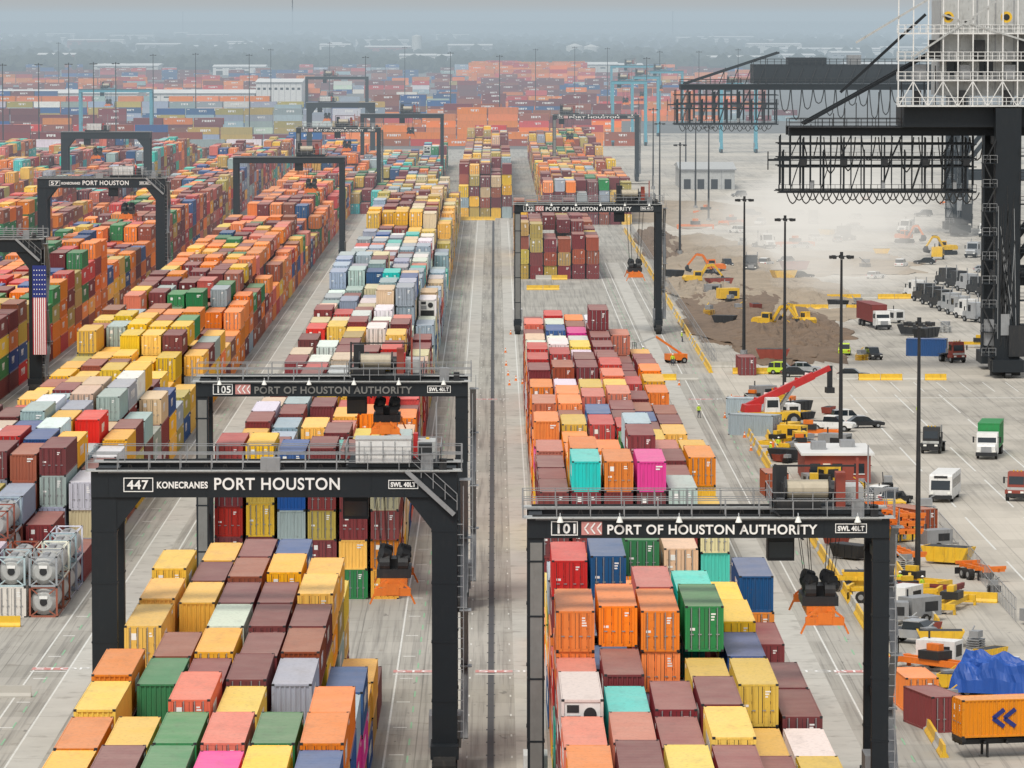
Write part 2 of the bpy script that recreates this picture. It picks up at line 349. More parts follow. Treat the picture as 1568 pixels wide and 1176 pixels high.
# ---------------------------------------------------------------- ship-to-shore cranes
def sts(XL, XLEG, Y, Zg=34.2, W=17.0, cage=None, heavy=None, house=True):
    mb = MB(); XR = XLEG+62; XW = XLEG+30; xe = cage or XLEG-4
    for yy in (Y, Y+W):
        for x in (XLEG, XW):
            mb.box(x-1.8, yy-1.3, 2.5, x+1.8, yy+1.3, Zg+3.8, NAVY)
            mb.box(x-2.2, yy-3.5, .9, x+2.2, yy+3.5, 2.6, NAVY)
            for k in range(8):
                c = yy-3.1+k*.88; mb.cyl((x-.4, c, .45), (x+.4, c, .45), .42, STEEL, 10)
        mb.box(XLEG+1.8, yy-.8, 13, XW-1.8, yy+.8, 15, NAVY)
        mb.beam((XLEG, yy, 15), (XLEG+15, yy, Zg), 1.0, 1.0, NAVY)
        mb.beam((XW, yy, 15), (XLEG+15, yy, Zg), 1.0, 1.0, NAVY)
    for x in (XLEG, XW):
        mb.box(x-.9, Y+1.3, 13, x+.9, Y+W-1.3, 14.6, NAVY); mb.box(x-.9, Y+1.3, Zg-1.6, x+.9, Y+W-1.3, Zg+.6, NAVY)
        mb.box(x-.7, Y+1.3, 2.7, x+.7, Y+W-1.3, 4.2, NAVY)
    mb.box(XLEG-3.1, Y-1.0, 4.5, XLEG-1.82, Y+.6, 8.2, GALV); mb.box(XLEG-2.4, Y-1.5, .3, XLEG+1.9, Y-1.35, 2.4, STEEL)
    mb.box(XLEG+.2, Y-1.9, 3.0, XLEG+2.4, Y-1.31, 7.4, STEEL); mb.box(XLEG-.9, Y-1.4, 6, XLEG+.3, Y-1.31, 9, GALV)
    for x in (XLEG-3.5, XLEG+2.6): mb.beam((x, Y-1.4, 2), (x, Y-1.4, Zg), .25, .25, NAVY)
    for i in range(9):
        z = 3+i*3.4
        mb.box(XLEG-3.6, Y-1.6, z, XLEG-1.82, Y+1.4, z+.12, NAVY); mb.box(XLEG+1.82, Y-1.6, z+1, XLEG+2.8, Y+1.4, z+1.12, NAVY)
        mb.rail((XLEG-3.6, Y-1.6, z+.1), (XLEG-1.6, Y-1.6, z+.1), GALV, t=.06, step=.7)
        mb.rail((XLEG+1.6, Y-1.6, z+1.1), (XLEG+2.8, Y-1.6, z+1.1), STEEL, t=.09, step=.6)
        mb.beam((XLEG-3.4+(i % 2)*1.6, Y-1.4, z), (XLEG-3.4+((i+1) % 2)*1.6, Y-1.4, z+3.4), .5, .15, STEEL)
    for i in range(22): mb.beam((XLEG+R.uniform(-1.4, 1.3), Y-1.34, 4+R.uniform(0, 6)), (XLEG+R.uniform(-1.4, 1.3), Y-1.34, 14+R.uniform(0, 14)), .08, .06, GALV if i % 4 == 0 else STEEL)
    for yy in (Y+4.5, Y+W-6.5):
        mb.box(XL, yy, Zg-.2, XR, yy+1.6, Zg+1.1, NAVY)
        mb.rail((XL, yy-.8, Zg+1.1), (XLEG, yy-.8, Zg+1.1), STEEL, t=.10)
        mb.box(XL, yy-1.1, Zg+.95, XLEG-1.4, yy-.002, Zg+1.07, STEEL)
    for x in (XL+.2, XL+9): mb.box(x, Y+6.1, Zg, x+.9, Y+W-6.5, Zg+1.0, NAVY)
    zb = Zg-8.3; top = Zg-.2; yf = Y+3.6
    for q, yy in enumerate((yf, Y+8, Y+W-4)):
        for z in (Zg-1.4, Zg-3.4, Zg-4.6, zb+.2):
            mb.beam((XL-1.4, yy, z), (xe, yy, z), .16, .16, NAVY)
        n = int((xe-XL+1.4)/1.45)
        for i in range(n+1):
            xx = XL-1.4+i*1.45+q*.37; mb.beam((xx, yy, zb+.2+(.9 if (i+q) % 3 else 0)), (xx, yy, top), .14, .14, NAVY)
            if i % 2 == 0: mb.beam((xx+.45, yy+.3, zb+.2), (xx+.45, yy+.3, top-(.4 if i % 4 else 2.2)), .2, .2, NAVY)
            if i % 4 == 2: mb.box(xx, yy-.3, Zg-4.4, xx+.9, yy+.1, Zg-3.5, STEEL)
            if i % 7 == 3: mb.box(xx, yy-.35, zb+.6, xx+.5, yy, zb+1.5, GALV)
            if i % 3 == 1 and i < n: mb.beam((xx, yy, zb+.2), (xx+1.45, yy, Zg-3.6), .10, .10, NAVY)
            if i % 5 == 1 and i < n: mb.beam((xx, yy, Zg-3.4), (xx+1.45, yy, Zg-.2), .10, .10, NAVY)
    for z in (zb+.1, Zg-3.6):
        mb.rail((XL-1.5, yf-.1, z), (xe, yf-.1, z), STEEL, t=.06, step=1.0)
        mb.box(XL-1.6, yf, z-.1, xe, yf+1.2, z, STEEL); mb.box(XL-1.6, Y+W-5.2, z-.1, xe, Y+W-4, z, STEEL)
    mb.beam((XL-3.0, yf, Zg-3.6), (XL, yf, Zg-3.6), .2, .3, NAVY); mb.beam((XL-3.0, yf, Zg-5.0), (XL-3.0, yf, Zg-2.4), .16, .16, NAVY)
    for w_, off, dep in ((1.9, .5, 1.6), (1.9, 1.4, 1.1)):
        for i in range(int((xe-XL)/w_)):
            cx = XL+off+i*w_; pts = [(cx+t*.85, yf-.2-(off*.3), zb+.1-dep*(1-(t*t))) for t in (-1, -.8, -.45, 0, .45, .8, 1)]
            for a, b_ in zip(pts, pts[1:]): mb.cyl(a, b_, .09, ROPE, 6)
    if not cage:
        for i in range(10):
            cx = XL+3+i*2.7+R.uniform(-.5, .5); dep = R.uniform(3, 5.5); pts = [(cx+t*1.0, yf+2, Zg-.4-dep*(1-abs(t)**3)) for t in (-1, -.85, -.5, 0, .5, .85, 1)]
            for a, b_ in zip(pts, pts[1:]): mb.cyl(a, b_, .09, ROPE, 6)
    if cage:
        for i in range(14):
            cx = xe+1.5+i*2.6; dep = 5+2*math.sin(i*1.7); pts = [(cx+t*1.2, yf, Zg-.2-dep*(1-abs(t)**3)) for t in (-1, -.85, -.5, 0, .5, .85, 1)]
            for a, b_ in zip(pts, pts[1:]): mb.cyl(a, b_, .13, ROPE, 6)
    if heavy:
        hx, hz1 = heavy
        mb.box(hx, Y+1, Zg+1.3, XLEG+10, Y+W-1, hz1-2.8, NAVY); mb.rail((hx-6, Y+.6, Zg+1.5), (XLEG, Y+.6, Zg+1.5), STEEL, t=.16, step=1.5)
        mb.rail((hx, Y+.6, hz1-2.8), (XLEG, Y+.6, hz1-2.8), STEEL, t=.14, step=1.6, h=1.3)
        mb.box(hx+8, Y+2, hz1-2.8, hx+17, Y+10, hz1-1.2, NAVY); mb.box(hx+22, Y+2, hz1-2.8, hx+25, Y+8, hz1-.6, GALV)
        for i in range(16): mb.beam((hx-8+i*3, Y+.8, Zg+1.1), (hx-6.5+i*3, Y+.8, Zg+5), .2, .2, STEEL)
        mb.beam((hx-16, Y+1, Zg+1.2), (hx+6, Y+1, hz1), .4, .45, NAVY); mb.beam((hx-16, Y+9, Zg+1.2), (hx+6, Y+9, hz1), .4, .45, NAVY)
        for i in range(5): mb.beam((hx-10+i*3.2, Y+1, Zg+1.2), (hx-10+i*3.2, Y+1, Zg+2.9+i*1.1), .16, .16, STEEL)
    if house:
        hx0, hx1 = XLEG-15.5, XLEG+16; hz = Zg+4.0
        mb.box(hx0+6, Y+2.2, hz+1.5, hx1, Y+W-2, hz+15, GREYW)
        for i in range(10): mb.box(hx0+6+i*2.6, Y+2.14, hz+1.6, hx0+6.15+i*2.6, Y+2.2, hz+15, GALV)
        for i in range(5): mb.box(hx0+7+i*4.6, Y+2.12, hz+4.4, hx0+9+i*4.6, Y+2.19, hz+6.4, GLASS)
        for z in (hz, hz+3.6, hz+6.4, hz+10.2):
            mb.box(hx0, Y-.3, z, hx1, Y+2.2, z+.2, WHITE)
            for yy in (Y-.3, Y+2.1): mb.rail((hx0, yy, z+.2), (hx1, yy, z+.2), WHITE, t=.09, step=1.0)
        for i in range(16):
            xx = hx0+i*2.1; mb.beam((xx, Y-.2, hz), (xx, Y-.2, hz+15), .18, .18, WHITE)
            mb.beam((xx, Y-.25, hz+(i % 2)*3.6), (xx+2.1, Y-.25, hz+((i+1) % 2)*3.6), .13, .13, WHITE)
            if i % 3 == 1: mb.box(xx+.3, Y+.6, hz+3.9, xx+1.9, Y+1.8, hz+5.9, GALV); mb.box(xx+.1, Y+.4, hz+.3, xx+1.2, Y+1.8, hz+2.3, STEEL)
            if i % 3 == 2: mb.box(xx+.2, Y+.8, hz+6.8, xx+1.8, Y+2, hz+9.4, STEEL)
        for i in range(2):
            mb.cyl((hx0+7+i*8.2, Y-.1, hz+12.6), (hx0+7+i*8.2, Y+.4, hz+12.6), .8, YELLOW, 16); mb.cyl((hx0+7+i*8.2, Y-.15, hz+12.6), (hx0+7+i*8.2, Y+.5, hz+12.6), .45, STEEL, 12)
        mb.beam((hx0-6, Y-.2, hz+9), (hx0+4, Y-.2, hz+15), .26, .3, GREYW); mb.beam((hx0-8, Y+2, hz+2), (hx0+4, Y+2, hz+13), .35, .4, NAVY)
        mb.beam((hx0+6, Y-.4, hz+13), (hx1, Y-.4, hz+5), .2, .25, GREYW); mb.beam((hx0+2, Y-.4, hz+7), (hx0+14, Y-.4, hz+15), .2, .25, GREYW)
        mb.box(hx0+1, Y+1.5, Zg+1.1, hx1, Y+W-1.5, hz, NAVY)
        for i in range(12): mb.beam((hx0-12+i*1.6, Y+4, Zg+1.1), (hx0-12+i*1.6, Y+4, Zg+1.5+i*.75), .13, .13, STEEL)
        mb.beam((hx0-13, Y+4, Zg+1.5), (hx0+6, Y+4, hz+8), .35, .4, NAVY); mb.beam((hx0-13, Y+9, Zg+1.5), (hx0+6, Y+9, hz+8), .35, .4, NAVY)
    for yy in (Y+2, Y+W-2):
        mb.beam((XLEG+6, yy, Zg+3.8), (XW, yy, Zg+34), 1.2, 1.2, NAVY); mb.beam((XW, yy, Zg+3.8), (XW, yy, Zg+34), 1.4, 1.4, NAVY)
    return mb.obj("ship_to_shore_crane")
sts(41.8, 72.4, 682)
sts(43.2, 108.0, 1120, Zg=34.0, cage=66, heavy=(60, 42.5), house=False)

# ---------------------------------------------------------------- containers
W_, H_, L_ = 2.44, 2.6, 12.19
def corr_side(mb, x, sgn, y0, y1, z0, z1, pitch=.28, amp=.05):
    n = int((y1-y0)/pitch); p = (y1-y0)/n; ys = []
    for i in range(n):
        a = y0+i*p; ys += [(a, 0), (a+p*.28, 0), (a+p*.42, 1), (a+p*.86, 1)]
    ys.append((y1, 0)); vs = []
    for y, o in ys: vs += [(x-sgn*o*amp, y, z0), (x-sgn*o*amp, y, z1)]
    fs = []
    for i in range(len(ys)-1):
        q = (2*i, 2*i+2, 2*i+3, 2*i+1); fs.append(q if sgn > 0 else q[::-1])
    mb.add(vs, fs, CPAINT)
def corr_end(mb, y, sgn, x0, x1, z0, z1, pitch=.30, amp=.06):
    n = int((x1-x0)/pitch); p = (x1-x0)/n; xs = []
    for i in range(n):
        a = x0+i*p; xs += [(a, 0), (a+p*.28, 0), (a+p*.42, 1), (a+p*.86, 1)]
    xs.append((x1, 0)); vs = []
    for x, o in xs: vs += [(x, y+sgn*o*amp, z0), (x, y+sgn*o*amp, z1)]
    fs = []
    for i in range(len(xs)-1):
        q = (2*i, 2*i+2, 2*i+3, 2*i+1); fs.append(q if sgn > 0 else q[::-1])
    mb.add(vs, fs, CPAINT)
def frame(mb, L):
    for x in (-1.22, 1.06):
        for y in (0, L-.16): mb.box(x, y, 0, x+.16, y+.16, H_, CPAINT)
        for y in (0, L-.18):
            for z in (-.003, H_-.115): mb.box(x-.004 if x < 0 else x-.014, y-.004 if y == 0 else y+.004, z, x+.174 if x < 0 else x+.164, y+.176 if y == 0 else y+.184, z+.12, STEEL)
    for x in (-1.215, 1.155):
        mb.box(x, .16, 0, x+.06, L-.16, .15, CPAINT); mb.box(x, .16, H_-.09, x+.06, L-.16, H_-.005, CPAINT)
    for y in (.01, L-.11):
        mb.box(-1.06, y, 0, 1.06, y+.1, .16, CPAINT); mb.box(-1.06, y, H_-.13, 1.06, y+.1, H_-.008, CPAINT)
def roof(mb, L):
    n = int((L-.2)/.55); p = (L-.2)/n; ys = []
    for i in range(n):
        a = .1+i*p; ys += [(a, 0), (a+p*.35, 0), (a+p*.45, 1), (a+p*.9, 1)]
    ys.append((L-.1, 0)); vs = []
    for y, o in ys: vs += [(-1.155, y, H_-.018-.010*o), (1.155, y, H_-.018-.010*o)]
    mb.add(vs, [(2*i, 2*i+1, 2*i+3, 2*i+2) for i in range(len(ys)-1)], CPAINT)
def doors(mb, y, s, seed):
    r = random.Random(seed)
    f = lambda x0, z0, x1, z1, t0, t1, m: mb.box(x0, min(y-s*t0, y-s*t1), z0, x1, max(y-s*t0, y-s*t1), z1, m)
    f(-1.05, .17, -.015, H_-.14, -.06, -.02, CPAINT); f(.015, .17, 1.05, H_-.14, -.06, -.02, CPAINT)
    f(-.014, .17, .014, H_-.14, -.05, -.035, STEEL)
    for x in (-.82, -.32, .32, .82):
        mb.cyl((x, y-s*.02, .1), (x, y-s*.02, H_-.08), .032, CPAINT if seed % 2 else GALV, 6)
        f(x-.07, .95, x+.14, 1.02, .05, .03, GALV)
        f(x-.10, .2, x-.06, H_-.15, -.015, -.025, STEEL)
        for z in (.3, 1.5, 2.3): f(x-.06, z, x+.06, z+.07, .02, -.02, CPAINT)
    for xs in (-.57, .57):
        for z in (.35, .95, 1.55): f(xs-.17, z, xs+.17, z+.42, -.012, -.02, CPAINT)
    for k in range(r.randint(2, 4)):
        z = H_-.5-k*.16; f(.42, z, .42+r.uniform(.15, .34), z+.09, -.004, -.018, SIGN)
    if r.random() < .5: f(-.75, 1.75, -.42, 2.15, -.004, -.018, SIGN)
    if r.random() < .5: f(-.9, 1.2, -.6, 1.35, -.004, -.018, SIGN)
def side_logo(mb, L, seed):
    r = random.Random(seed); y = L*.28; n = r.randint(4, 8)
    for i in range(n):
        w = r.uniform(.35, .6)
        for sx in (-1, 1):
            x0 = sx*1.204; x1 = sx*1.214
            mb.box(min(x0, x1), y, 1.0, max(x0, x1), y+w*.35, 1.85, SIGN)
            mb.box(min(x0, x1), y+w*.35, r.choice([1.0, 1.35, 1.6]), max(x0, x1), y+w, 1.85, SIGN)
        y += w+.22
    for sx in (-1, 1):
        x0 = sx*1.204; x1 = sx*1.214; mb.box(min(x0, x1), L-1.6, 2.1, max(x0, x1), L-.5, 2.3, SIGN)
def dry(L, seed, logo, flip=False):
    mb = MB(); frame(mb, L); roof(mb, L)
    for sg in (-1, 1): corr_side(mb, sg*1.2, sg, .16, L-.16, .14, H_-.08)
    if flip: corr_end(mb, .03, 1, -1.06, 1.06, .15, H_-.12); doors(mb, L, -1, seed)
    else: doors(mb, 0, 1, seed); corr_end(mb, L-.03, -1, -1.06, 1.06, .15, H_-.12)
    if flip and seed % 2:
        mb.box(.35, .02, H_-.5, .9, .029, H_-.38, SIGN); mb.box(.35, .02, H_-.72, .7, .029, H_-.6, SIGN)
    if logo: side_logo(mb, L, seed)
    mb.box(-1.15, .1, .1, 1.15, L-.1, .16, STEEL)
    return mb.mesh("container_dry")
def reefer(L):
    mb = MB(); frame(mb, L)
    mb.box(-1.14, .12, H_-.1, 1.14, L-.12, H_-.02, CPAINT)
    for sg in (-1, 1): corr_side(mb, sg*1.2, sg, .16, L-.16, .14, H_-.08, .5, .012)
    mb.box(-1.05, .08, .16, 1.05, .12, H_-.13, WHITE); mb.box(-.95, .05, .25, .95, .08, 1.05, STEEL)
    mb.box(-.9, .05, 1.2, -.1, .08, 1.75, GALV); mb.cyl((.45, .08, 1.8), (.45, .03, 1.8), .38, STEEL, 18)
    mb.box(-.9, .05, 1.9, -.2, .08, 2.3, STEEL)
    mb.box(-1.05, L-.12, .16, 1.05, L-.06, H_-.13, CPAINT)
    return mb.mesh("container_reefer")
def tank(L):
    mb = MB(); frame(mb, L)
    mb.cyl((0, .45, 1.28), (0, L-.45, 1.28), 1.12, GREYW, 28)
    mb.cyl((0, .18, 1.28), (0, .45, 1.28), .75, GREYW, 28, 1.12); mb.cyl((0, L-.45, 1.28), (0, L-.18, 1.28), 1.12, GREYW, 28, .75)
    mb.cyl((0, .12, 1.28), (0, .2, 1.28), .32, STEEL, 16); mb.box(-.35, .1, 1.55, .35, .17, 1.8, SIGN)
    for y in (.05, L-.15):
        for x in (-1, 1):
            mb.beam((x*1.1, y+.05, .1), (x*.5, y+.05, .55), .1, .1, CPAINT); mb.beam((x*1.1, y+.05, 2.5), (x*.5, y+.05, 2.0), .1, .1, CPAINT)
    mb.box(-.25, 1, 2.42, .25, L-1, 2.46, GALV); mb.cyl((0, L/2, 2.35), (0, L/2, 2.55), .3, GALV, 12)
    return mb.mesh("container_tank")
V_D = [dry(L_, s, s % 3 != 0) for s in range(8)]
V_F = [dry(L_, s+20, s % 2 == 0, True) for s in range(3)]
V_20 = dry(6.06, 50, False); V_R = reefer(L_); V_T = tank(6.06)
PALC = dict(o=(.82,.22,.015), y=(.84,.50,.05), m=(.19,.028,.032), b=(.30,.075,.035), r=(.56,.035,.03), u=(.012,.085,.27),
            t=(.04,.50,.44), g=(.02,.20,.065), a=(.34,.42,.47), w=(.72,.73,.70), p=(.75,.03,.32), c=(.66,.52,.33), k=(.50,.36,.085), s=(.60,.16,.11))
CNT = [0]
def cont(x, y, z, ch, hz=H_, along_x=False, var=None):
    c = PALC[ch]
    if var is None:
        if ch == 'w': me = V_R if R.random() < .35 else R.choice(V_D)
        else: me = R.choice(V_D) if R.random() < .72 else R.choice(V_F)
    else: me = var
    o = bpy.data.objects.new("shipping_container", me)
    if along_x: o.location = (x+L_, y, z); o.rotation_euler = (0, 0, math.pi/2)
    else: o.location = (x+R.uniform(-.05, .05), y+R.uniform(-.12, .12), z); o.rotation_euler = (0, 0, R.uniform(-.003, .003))
    j = [1+R.uniform(-.12, .12) for _ in range(3)]
    o.color = (min(1, c[0]*j[0]), min(1, c[1]*j[1]), min(1, c[2]*j[2]), 1)
    o.scale = (1, 1, hz/H_)
    COL.objects.link(o); CNT[0] += 1
    return o
PX = 2.73; PY = 12.9; Y0 = 305.0
def vis(x, y):
    u = 757+7400*x/y
    return -90 < u < 1660
def block(x0, nc, k0, k1, hf, pf, explicit={}, colmaps={}):
    hm = {}
    for k in range(k0, k1):
        for c in range(nc):
            hm[k, c] = explicit[k][c] if k in explicit else max(0, hf(k, c))
    for (k, c), h in hm.items():
        y = Y0+k*PY; x = x0+1.22+c*PX
        if not vis(x, y+6): continue
        z = 0; cl = colmaps.get(k)
        pf0 = pf(k)
        rb = random.Random(k//2*97+c//2*13+int(x0*10)); fav = rb.choice(pf0)
        for l in range(h):
            hz = 2.9 if R.random() < .3 else 2.6
            ch = fav if R.random() < .35 else R.choice(pf0)
            if cl and len(cl[c]) > 0:
                s_ = cl[c]; i = h-1-l
                if i < len(s_): ch = s_[i]
            ex = l == h-1 or hm.get((k-1, c), 0) <= l or hm.get((k, c-1), 0) <= l or hm.get((k, c+1), 0) <= l
            if ex: cont(x, y, z, ch, hz)
            z += hz
    return hm
def hgen(base, spread, colbias, run=4, nz=(0, 0, 0, 0, 0, -1)):
    cache = {}
    def f(k, c):
        kk = (k//run, c//3)
        if kk not in cache: cache[kk] = base+R.choice(spread)
        v = cache[kk]+R.choice(nz)+colbias[c]
        return max(1, min(5, v))
    return f
def pB(k):
    if k < 5: return "oooyyymmmbutggwsm"
    if k < 14: return "mmmmroooyyywtcpasb"
    if k < 30: return "mmmmmrsooyyccawubmb"
    return "mmmmyymmbbuk"
expB = {-5: [3,4,4,4,3,2], -4: [4,4,4,4,3,3], -3: [4,4,4,4,3,3], -2: [4,4,4,4,3,3], -1: [4,4,3,4,4,3], 0: [5,5,5,5,4,3],
        1: [3,3,5,5,4,2], 2: [5,5,4,3,4,3], 3: [4,4,5,5,2,4], 4: [3,2,3,2,1,1], 5: [1,1,2,1,1,0], 6: [1,1,1,0,0,0], 7: [0,0,0,0,0,0],
        8: [4,5,5,5,4,3], 9: [4,5,4,4,4,3], 26: [4,4,4,4,3,0], 25: [4,4,4,4,3,2]}
cmB = {0: ["oom","ooo","oob","gm","u","m"], -1: ["smm","mmm","u","ym","yo","m"], -2: ["wmm","tmm","mm","mm","y","w"], -3: ["smm","sm","mm","y","m","y"],
       1: ["r","u","sm","tm","y","m"], 2: ["rmo","uau","m","t","yo","m"], 3: ["a","g","g","c","m","u"], 8: ["mmm","tmm","omo","pmm","am","c"],
       9: ["m","o","o","w","m","y"], 10: ["m","yo","w","m","m","o"], 11: ["sm","o","o","a","s","y"], 12: ["m","o","y","g","a","m"], -4: ["om","mm","ym","mm","y","y"], 26: ["mmm","rmo","om","wm","u",""], 24: ["m","u","p","m","s","y"]}
block(3.9, 6, -5, 27, hgen(4, [0, 0, 0, 1], [0, 0, 0, 0, -1, -1]), pB, expB, cmB)
block(4.2, 6, 49, 59, hgen(4, [0, 0, 1], [0, 0, 0, 0, 0, -1]), lambda k: "mmmmyykbbum", {49: [4,4,3,3,3,3]})
block(12, 8, 68, 112, hgen(3, [0, 0, 1], [0]*8), lambda k: "mmmyykkbobgoa")
def pA(k):
    if k < 6: return "yyyyyyoooommmmbkaggusr"
    if k < 17: return "mmmmccaayyyswrutmo"
    if k < 28: return "mmmsrccawwkyrm"
    if k < 46: return "aaaaawwwcmmsrutc"
    return "yyyykkcccmmmbaa"
expA = {-5: [4,4,4,4,4,3], -4: [4,4,4,4,4,4], -3: [4,4,4,4,4,4], -2: [4,3,4,4,3,4], -1: [4,4,4,4,4,3], 0: [3,4,4,4,4,3], 1: [4,3,4,4,4,2],
        2: [4,4,4,4,4,2], 3: [4,4,4,4,4,1], 4: [3,4,4,4,3,0], 5: [0]*6, 6: [0]*6, 7: [0]*6, 8: [0]*6, 9: [5,5,5,5,5,4]}
cmA = {9: ["rmrmm","ykyma","uuaum","mmkmy","mmmyg","cmoym"], 0: ["ymm","bmm","yoo","mmm","bm","up"], 1: ["y","o","wm","m","m","yu"],
       2: ["yyy","yyo","mmm","mmy","yy","yk"], 3: ["ym","mmm","b","yyy","yk","m"], 4: ["y","ym","mm","uym","y",""],
       -1: ["omm","gmm","mm","mm","am","ap"], -2: ["yym","m","sm","ymm","gm","ou"], -3: ["ooo","yym","gmm","smy","g","oy"], -4: ["ym","mm","gm","pm","y","u"]}
block(-24.5, 6, -5, 70, hgen(4, [0, 0, 0, 1], [0, 0, 0, 0, 0, -1]), pA, expA, cmA)
block(-9.0, 5, 71, 108, hgen(4, [0, 0, 1], [0]*5), lambda k: "kkyymmmbac")
block(-40, 9, 73, 104, hgen(2, [0, 0, 1], [0]*9), lambda k: "kyaummotwmg")
def pC(k):
    if k < 19: return "mmmaaawwkyybcrcu"
    if k < 27: return "yyyyyyykkcyambgu"
    if k < 38: return "mmggoooombbasy"
    return "oooooommmbbsrguy"
expC = {8: [3,3,3,2,2,2], 9: [3,3,3,3,1,2], 10: [4,4,3,3,2,1], 28: [3,3,4,2,2,2], 29: [3,3,3,3,1,2], 30: [4,3,3,2,2,2]}
block(-53.2, 6, 11, 96, hgen(4, [0, 0, 0, 0, -1], [0, 0, 0, 0, 0, -1]), pC, expC)
for k in (8, 9, 10):
    for c in range(6):
        x = -53.2+1.22+c*PX; y = Y0+k*PY
        if not vis(x, y): continue
        n = expC[k][c]; z = 0
        for l in range(n):
            if c >= 3 and k < 10:
                for half in (0, 1): cont(x, y+half*6.3, z, R.choice("abwam"), 2.6, var=V_T if (c+l+k) % 4 or c == 5 else V_20)
            else: cont(x, y, z, R.choice("aamkm"))
            z += 2.6
def pD(k):
    return "ooooobbmmrrgugyk" if k < 60 else "oombbrmuyamskt"
block(-81.8, 6, 24, 100, hgen(4, [0, 0, 0, 1, -1], [0]*6), pD)
block(-110, 6, 42, 100, hgen(4, [0, -1, 0, 1, -2], [0]*6), pD)
block(-138.5, 6, 55, 104, hgen(3, [0, -1, 0, 1, -2], [0]*6), pD)
block(-167, 6, 70, 104, hgen(3, [0, -1, 0, 1, -1], [0]*6), pD)
def field(Ya, Yb, step, palettes, xmax, h0=1, h1=5, xmin=-1e9, gap=.12):
    y = Ya
    while y < Yb:
        xl = max(-.107*y, xmin); xr = min(.112*y, xmax); x = xl+R.uniform(0, 8)
        st = R.choice(palettes); hb = R.randint(h0, h1)
        while x < xr:
            if R.random() < .16: st = R.choice(palettes); hb = R.randint(h0, h1)
            if R.random() < gap: x += R.uniform(6, 50); continue
            h = max(1, min(h1, hb+R.choice([-1, 0, 0, 0, 1])))
            for l in range(h):
                cont(x, y, l*2.72, R.choice(st), 2.72, True)
            if R.random() < .5: cont(x+.3, y+2.6, (h-1)*2.72, R.choice(st), 2.72, True)
            x += L_+.5
        y += step*R.uniform(.7, 1.3)
PF = ["oooooorb", "oorrbbm", "rrmmbbo", "uuumbm", "mmbmmu", "mmmbbra", "bbrrmm", "aawuk", "auamm", "mmmmb"]
field(1680, 2350, 85, PF, -62, 1, 4, gap=.14)
field(1900, 2350, 75, ["oooooorb", "oorrbbm", "mmmbbo", "ooooo", "uuumb"], 44, 2, 5, xmin=-60)
field(2350, 3350, 95, PF, 140, 1, 4, gap=.18)
field(3380, 3800, 70, ["ooooorrs", "oooor"], 62, 5, 6, xmin=-20, gap=.03)
field(3400, 4300, 150, PF, 200, 1, 3, gap=.3)
print("containers", CNT[0])

# ---------------------------------------------------------------- ground
def sheet(name, x0, y0, x1, y1, z, mat):
    mb = MB(); mb.add([(x0,y0,z),(x1,y0,z),(x1,y1,z),(x0,y1,z)], [(0,1,2,3)], mat); return mb.obj(name)
def mat_land():
    m, nt, b = nodes("land"); g = N(nt, 'ShaderNodeNewGeometry').outputs['Position']
    f = noise(nt, vscale(nt, g, (1, .5, 1)), .004, 5)
    c = mixc(nt, ramp(nt, f, .4, .6), (.045, .055, .035), (.17, .15, .11))
    f = noise(nt, g, .02, 5); c = mixc(nt, ramp(nt, f, .45, .65), c, (.10, .10, .08))
    nt.links.new(c, b.inputs['Base Color']); b.inputs['Roughness'].default_value = .95; return m
sheet("ground", -30000, -500, 30000, 45000, -.12, mat_land())
def mat_conc(name, base, sv, dusty=0.0):
    m, nt, b = nodes(name); g = N(nt, 'ShaderNodeNewGeometry').outputs['Position']
    c = mixc(nt, noise(nt, g, .04, 6), tuple(x*.68 for x in base), tuple(x*1.20 for x in base))
    c = mixc(nt, math_(nt, 'MULTIPLY', ramp(nt, noise(nt, vscale(nt, g, sv), 1.0, 6), .46, .68), .45), c, (.16, .15, .135))
    c = mixc(nt, math_(nt, 'MULTIPLY', ramp(nt, noise(nt, vscale(nt, g, (3.2, .03, 1)), 1.0, 3), .53, .62), .34), c, (.13, .125, .12))
    c = mixc(nt, math_(nt, 'MULTIPLY', ramp(nt, noise(nt, g, .35, 6, .7), .56, .70), .45), c, (.18, .155, .125))
    c = mixc(nt, math_(nt, 'MULTIPLY', ramp(nt, noise(nt, vscale(nt, g, (1, .4, 1)), .9, 3), .66, .74), .6), c, (.075, .072, .07))
    if dusty: c = mixc(nt, math_(nt, 'MULTIPLY', ramp(nt, noise(nt, g, .012, 5), .42, .62), dusty), c, (.60, .55, .47))
    br = N(nt, 'ShaderNodeTexBrick'); br.offset = 0.0
    nt.links.new(vscale(nt, g, (1, 1, 1)), br.inputs['Vector'])
    br.inputs['Color1'].default_value = (1, 1, 1, 1); br.inputs['Color2'].default_value = (.82, .82, .81, 1); br.inputs['Mortar'].default_value = (.58, .58, .58, 1)
    br.inputs['Scale'].default_value = 1; br.inputs['Mortar Size'].default_value = .05; br.inputs['Brick Width'].default_value = 5.5; br.inputs['Row Height'].default_value = 7.0
    c = mixc(nt, .9, c, br.outputs['Color'], 'MULTIPLY')
    nt.links.new(c, b.inputs['Base Color']); b.inputs['Roughness'].default_value = .85; return m
CONC = mat_conc("yard_concrete", (.44, .42, .375), (1.2, .03, 1))
CONC2 = mat_conc("dusty_concrete", (.48, .45, .395), (.25, .06, 1), .7)
sheet("yard_pavement", -260, 100, 31, 1850, 0.0, CONC)
sheet("quay_pavement", 31, 100, 400, 2100, 0.004, CONC2)
sheet("far_yard_pavement", -420, 1850, 400, 4400, -.03, simple("far_asphalt", (.15, .15, .145), .9, scale=.02))
mk = MB()
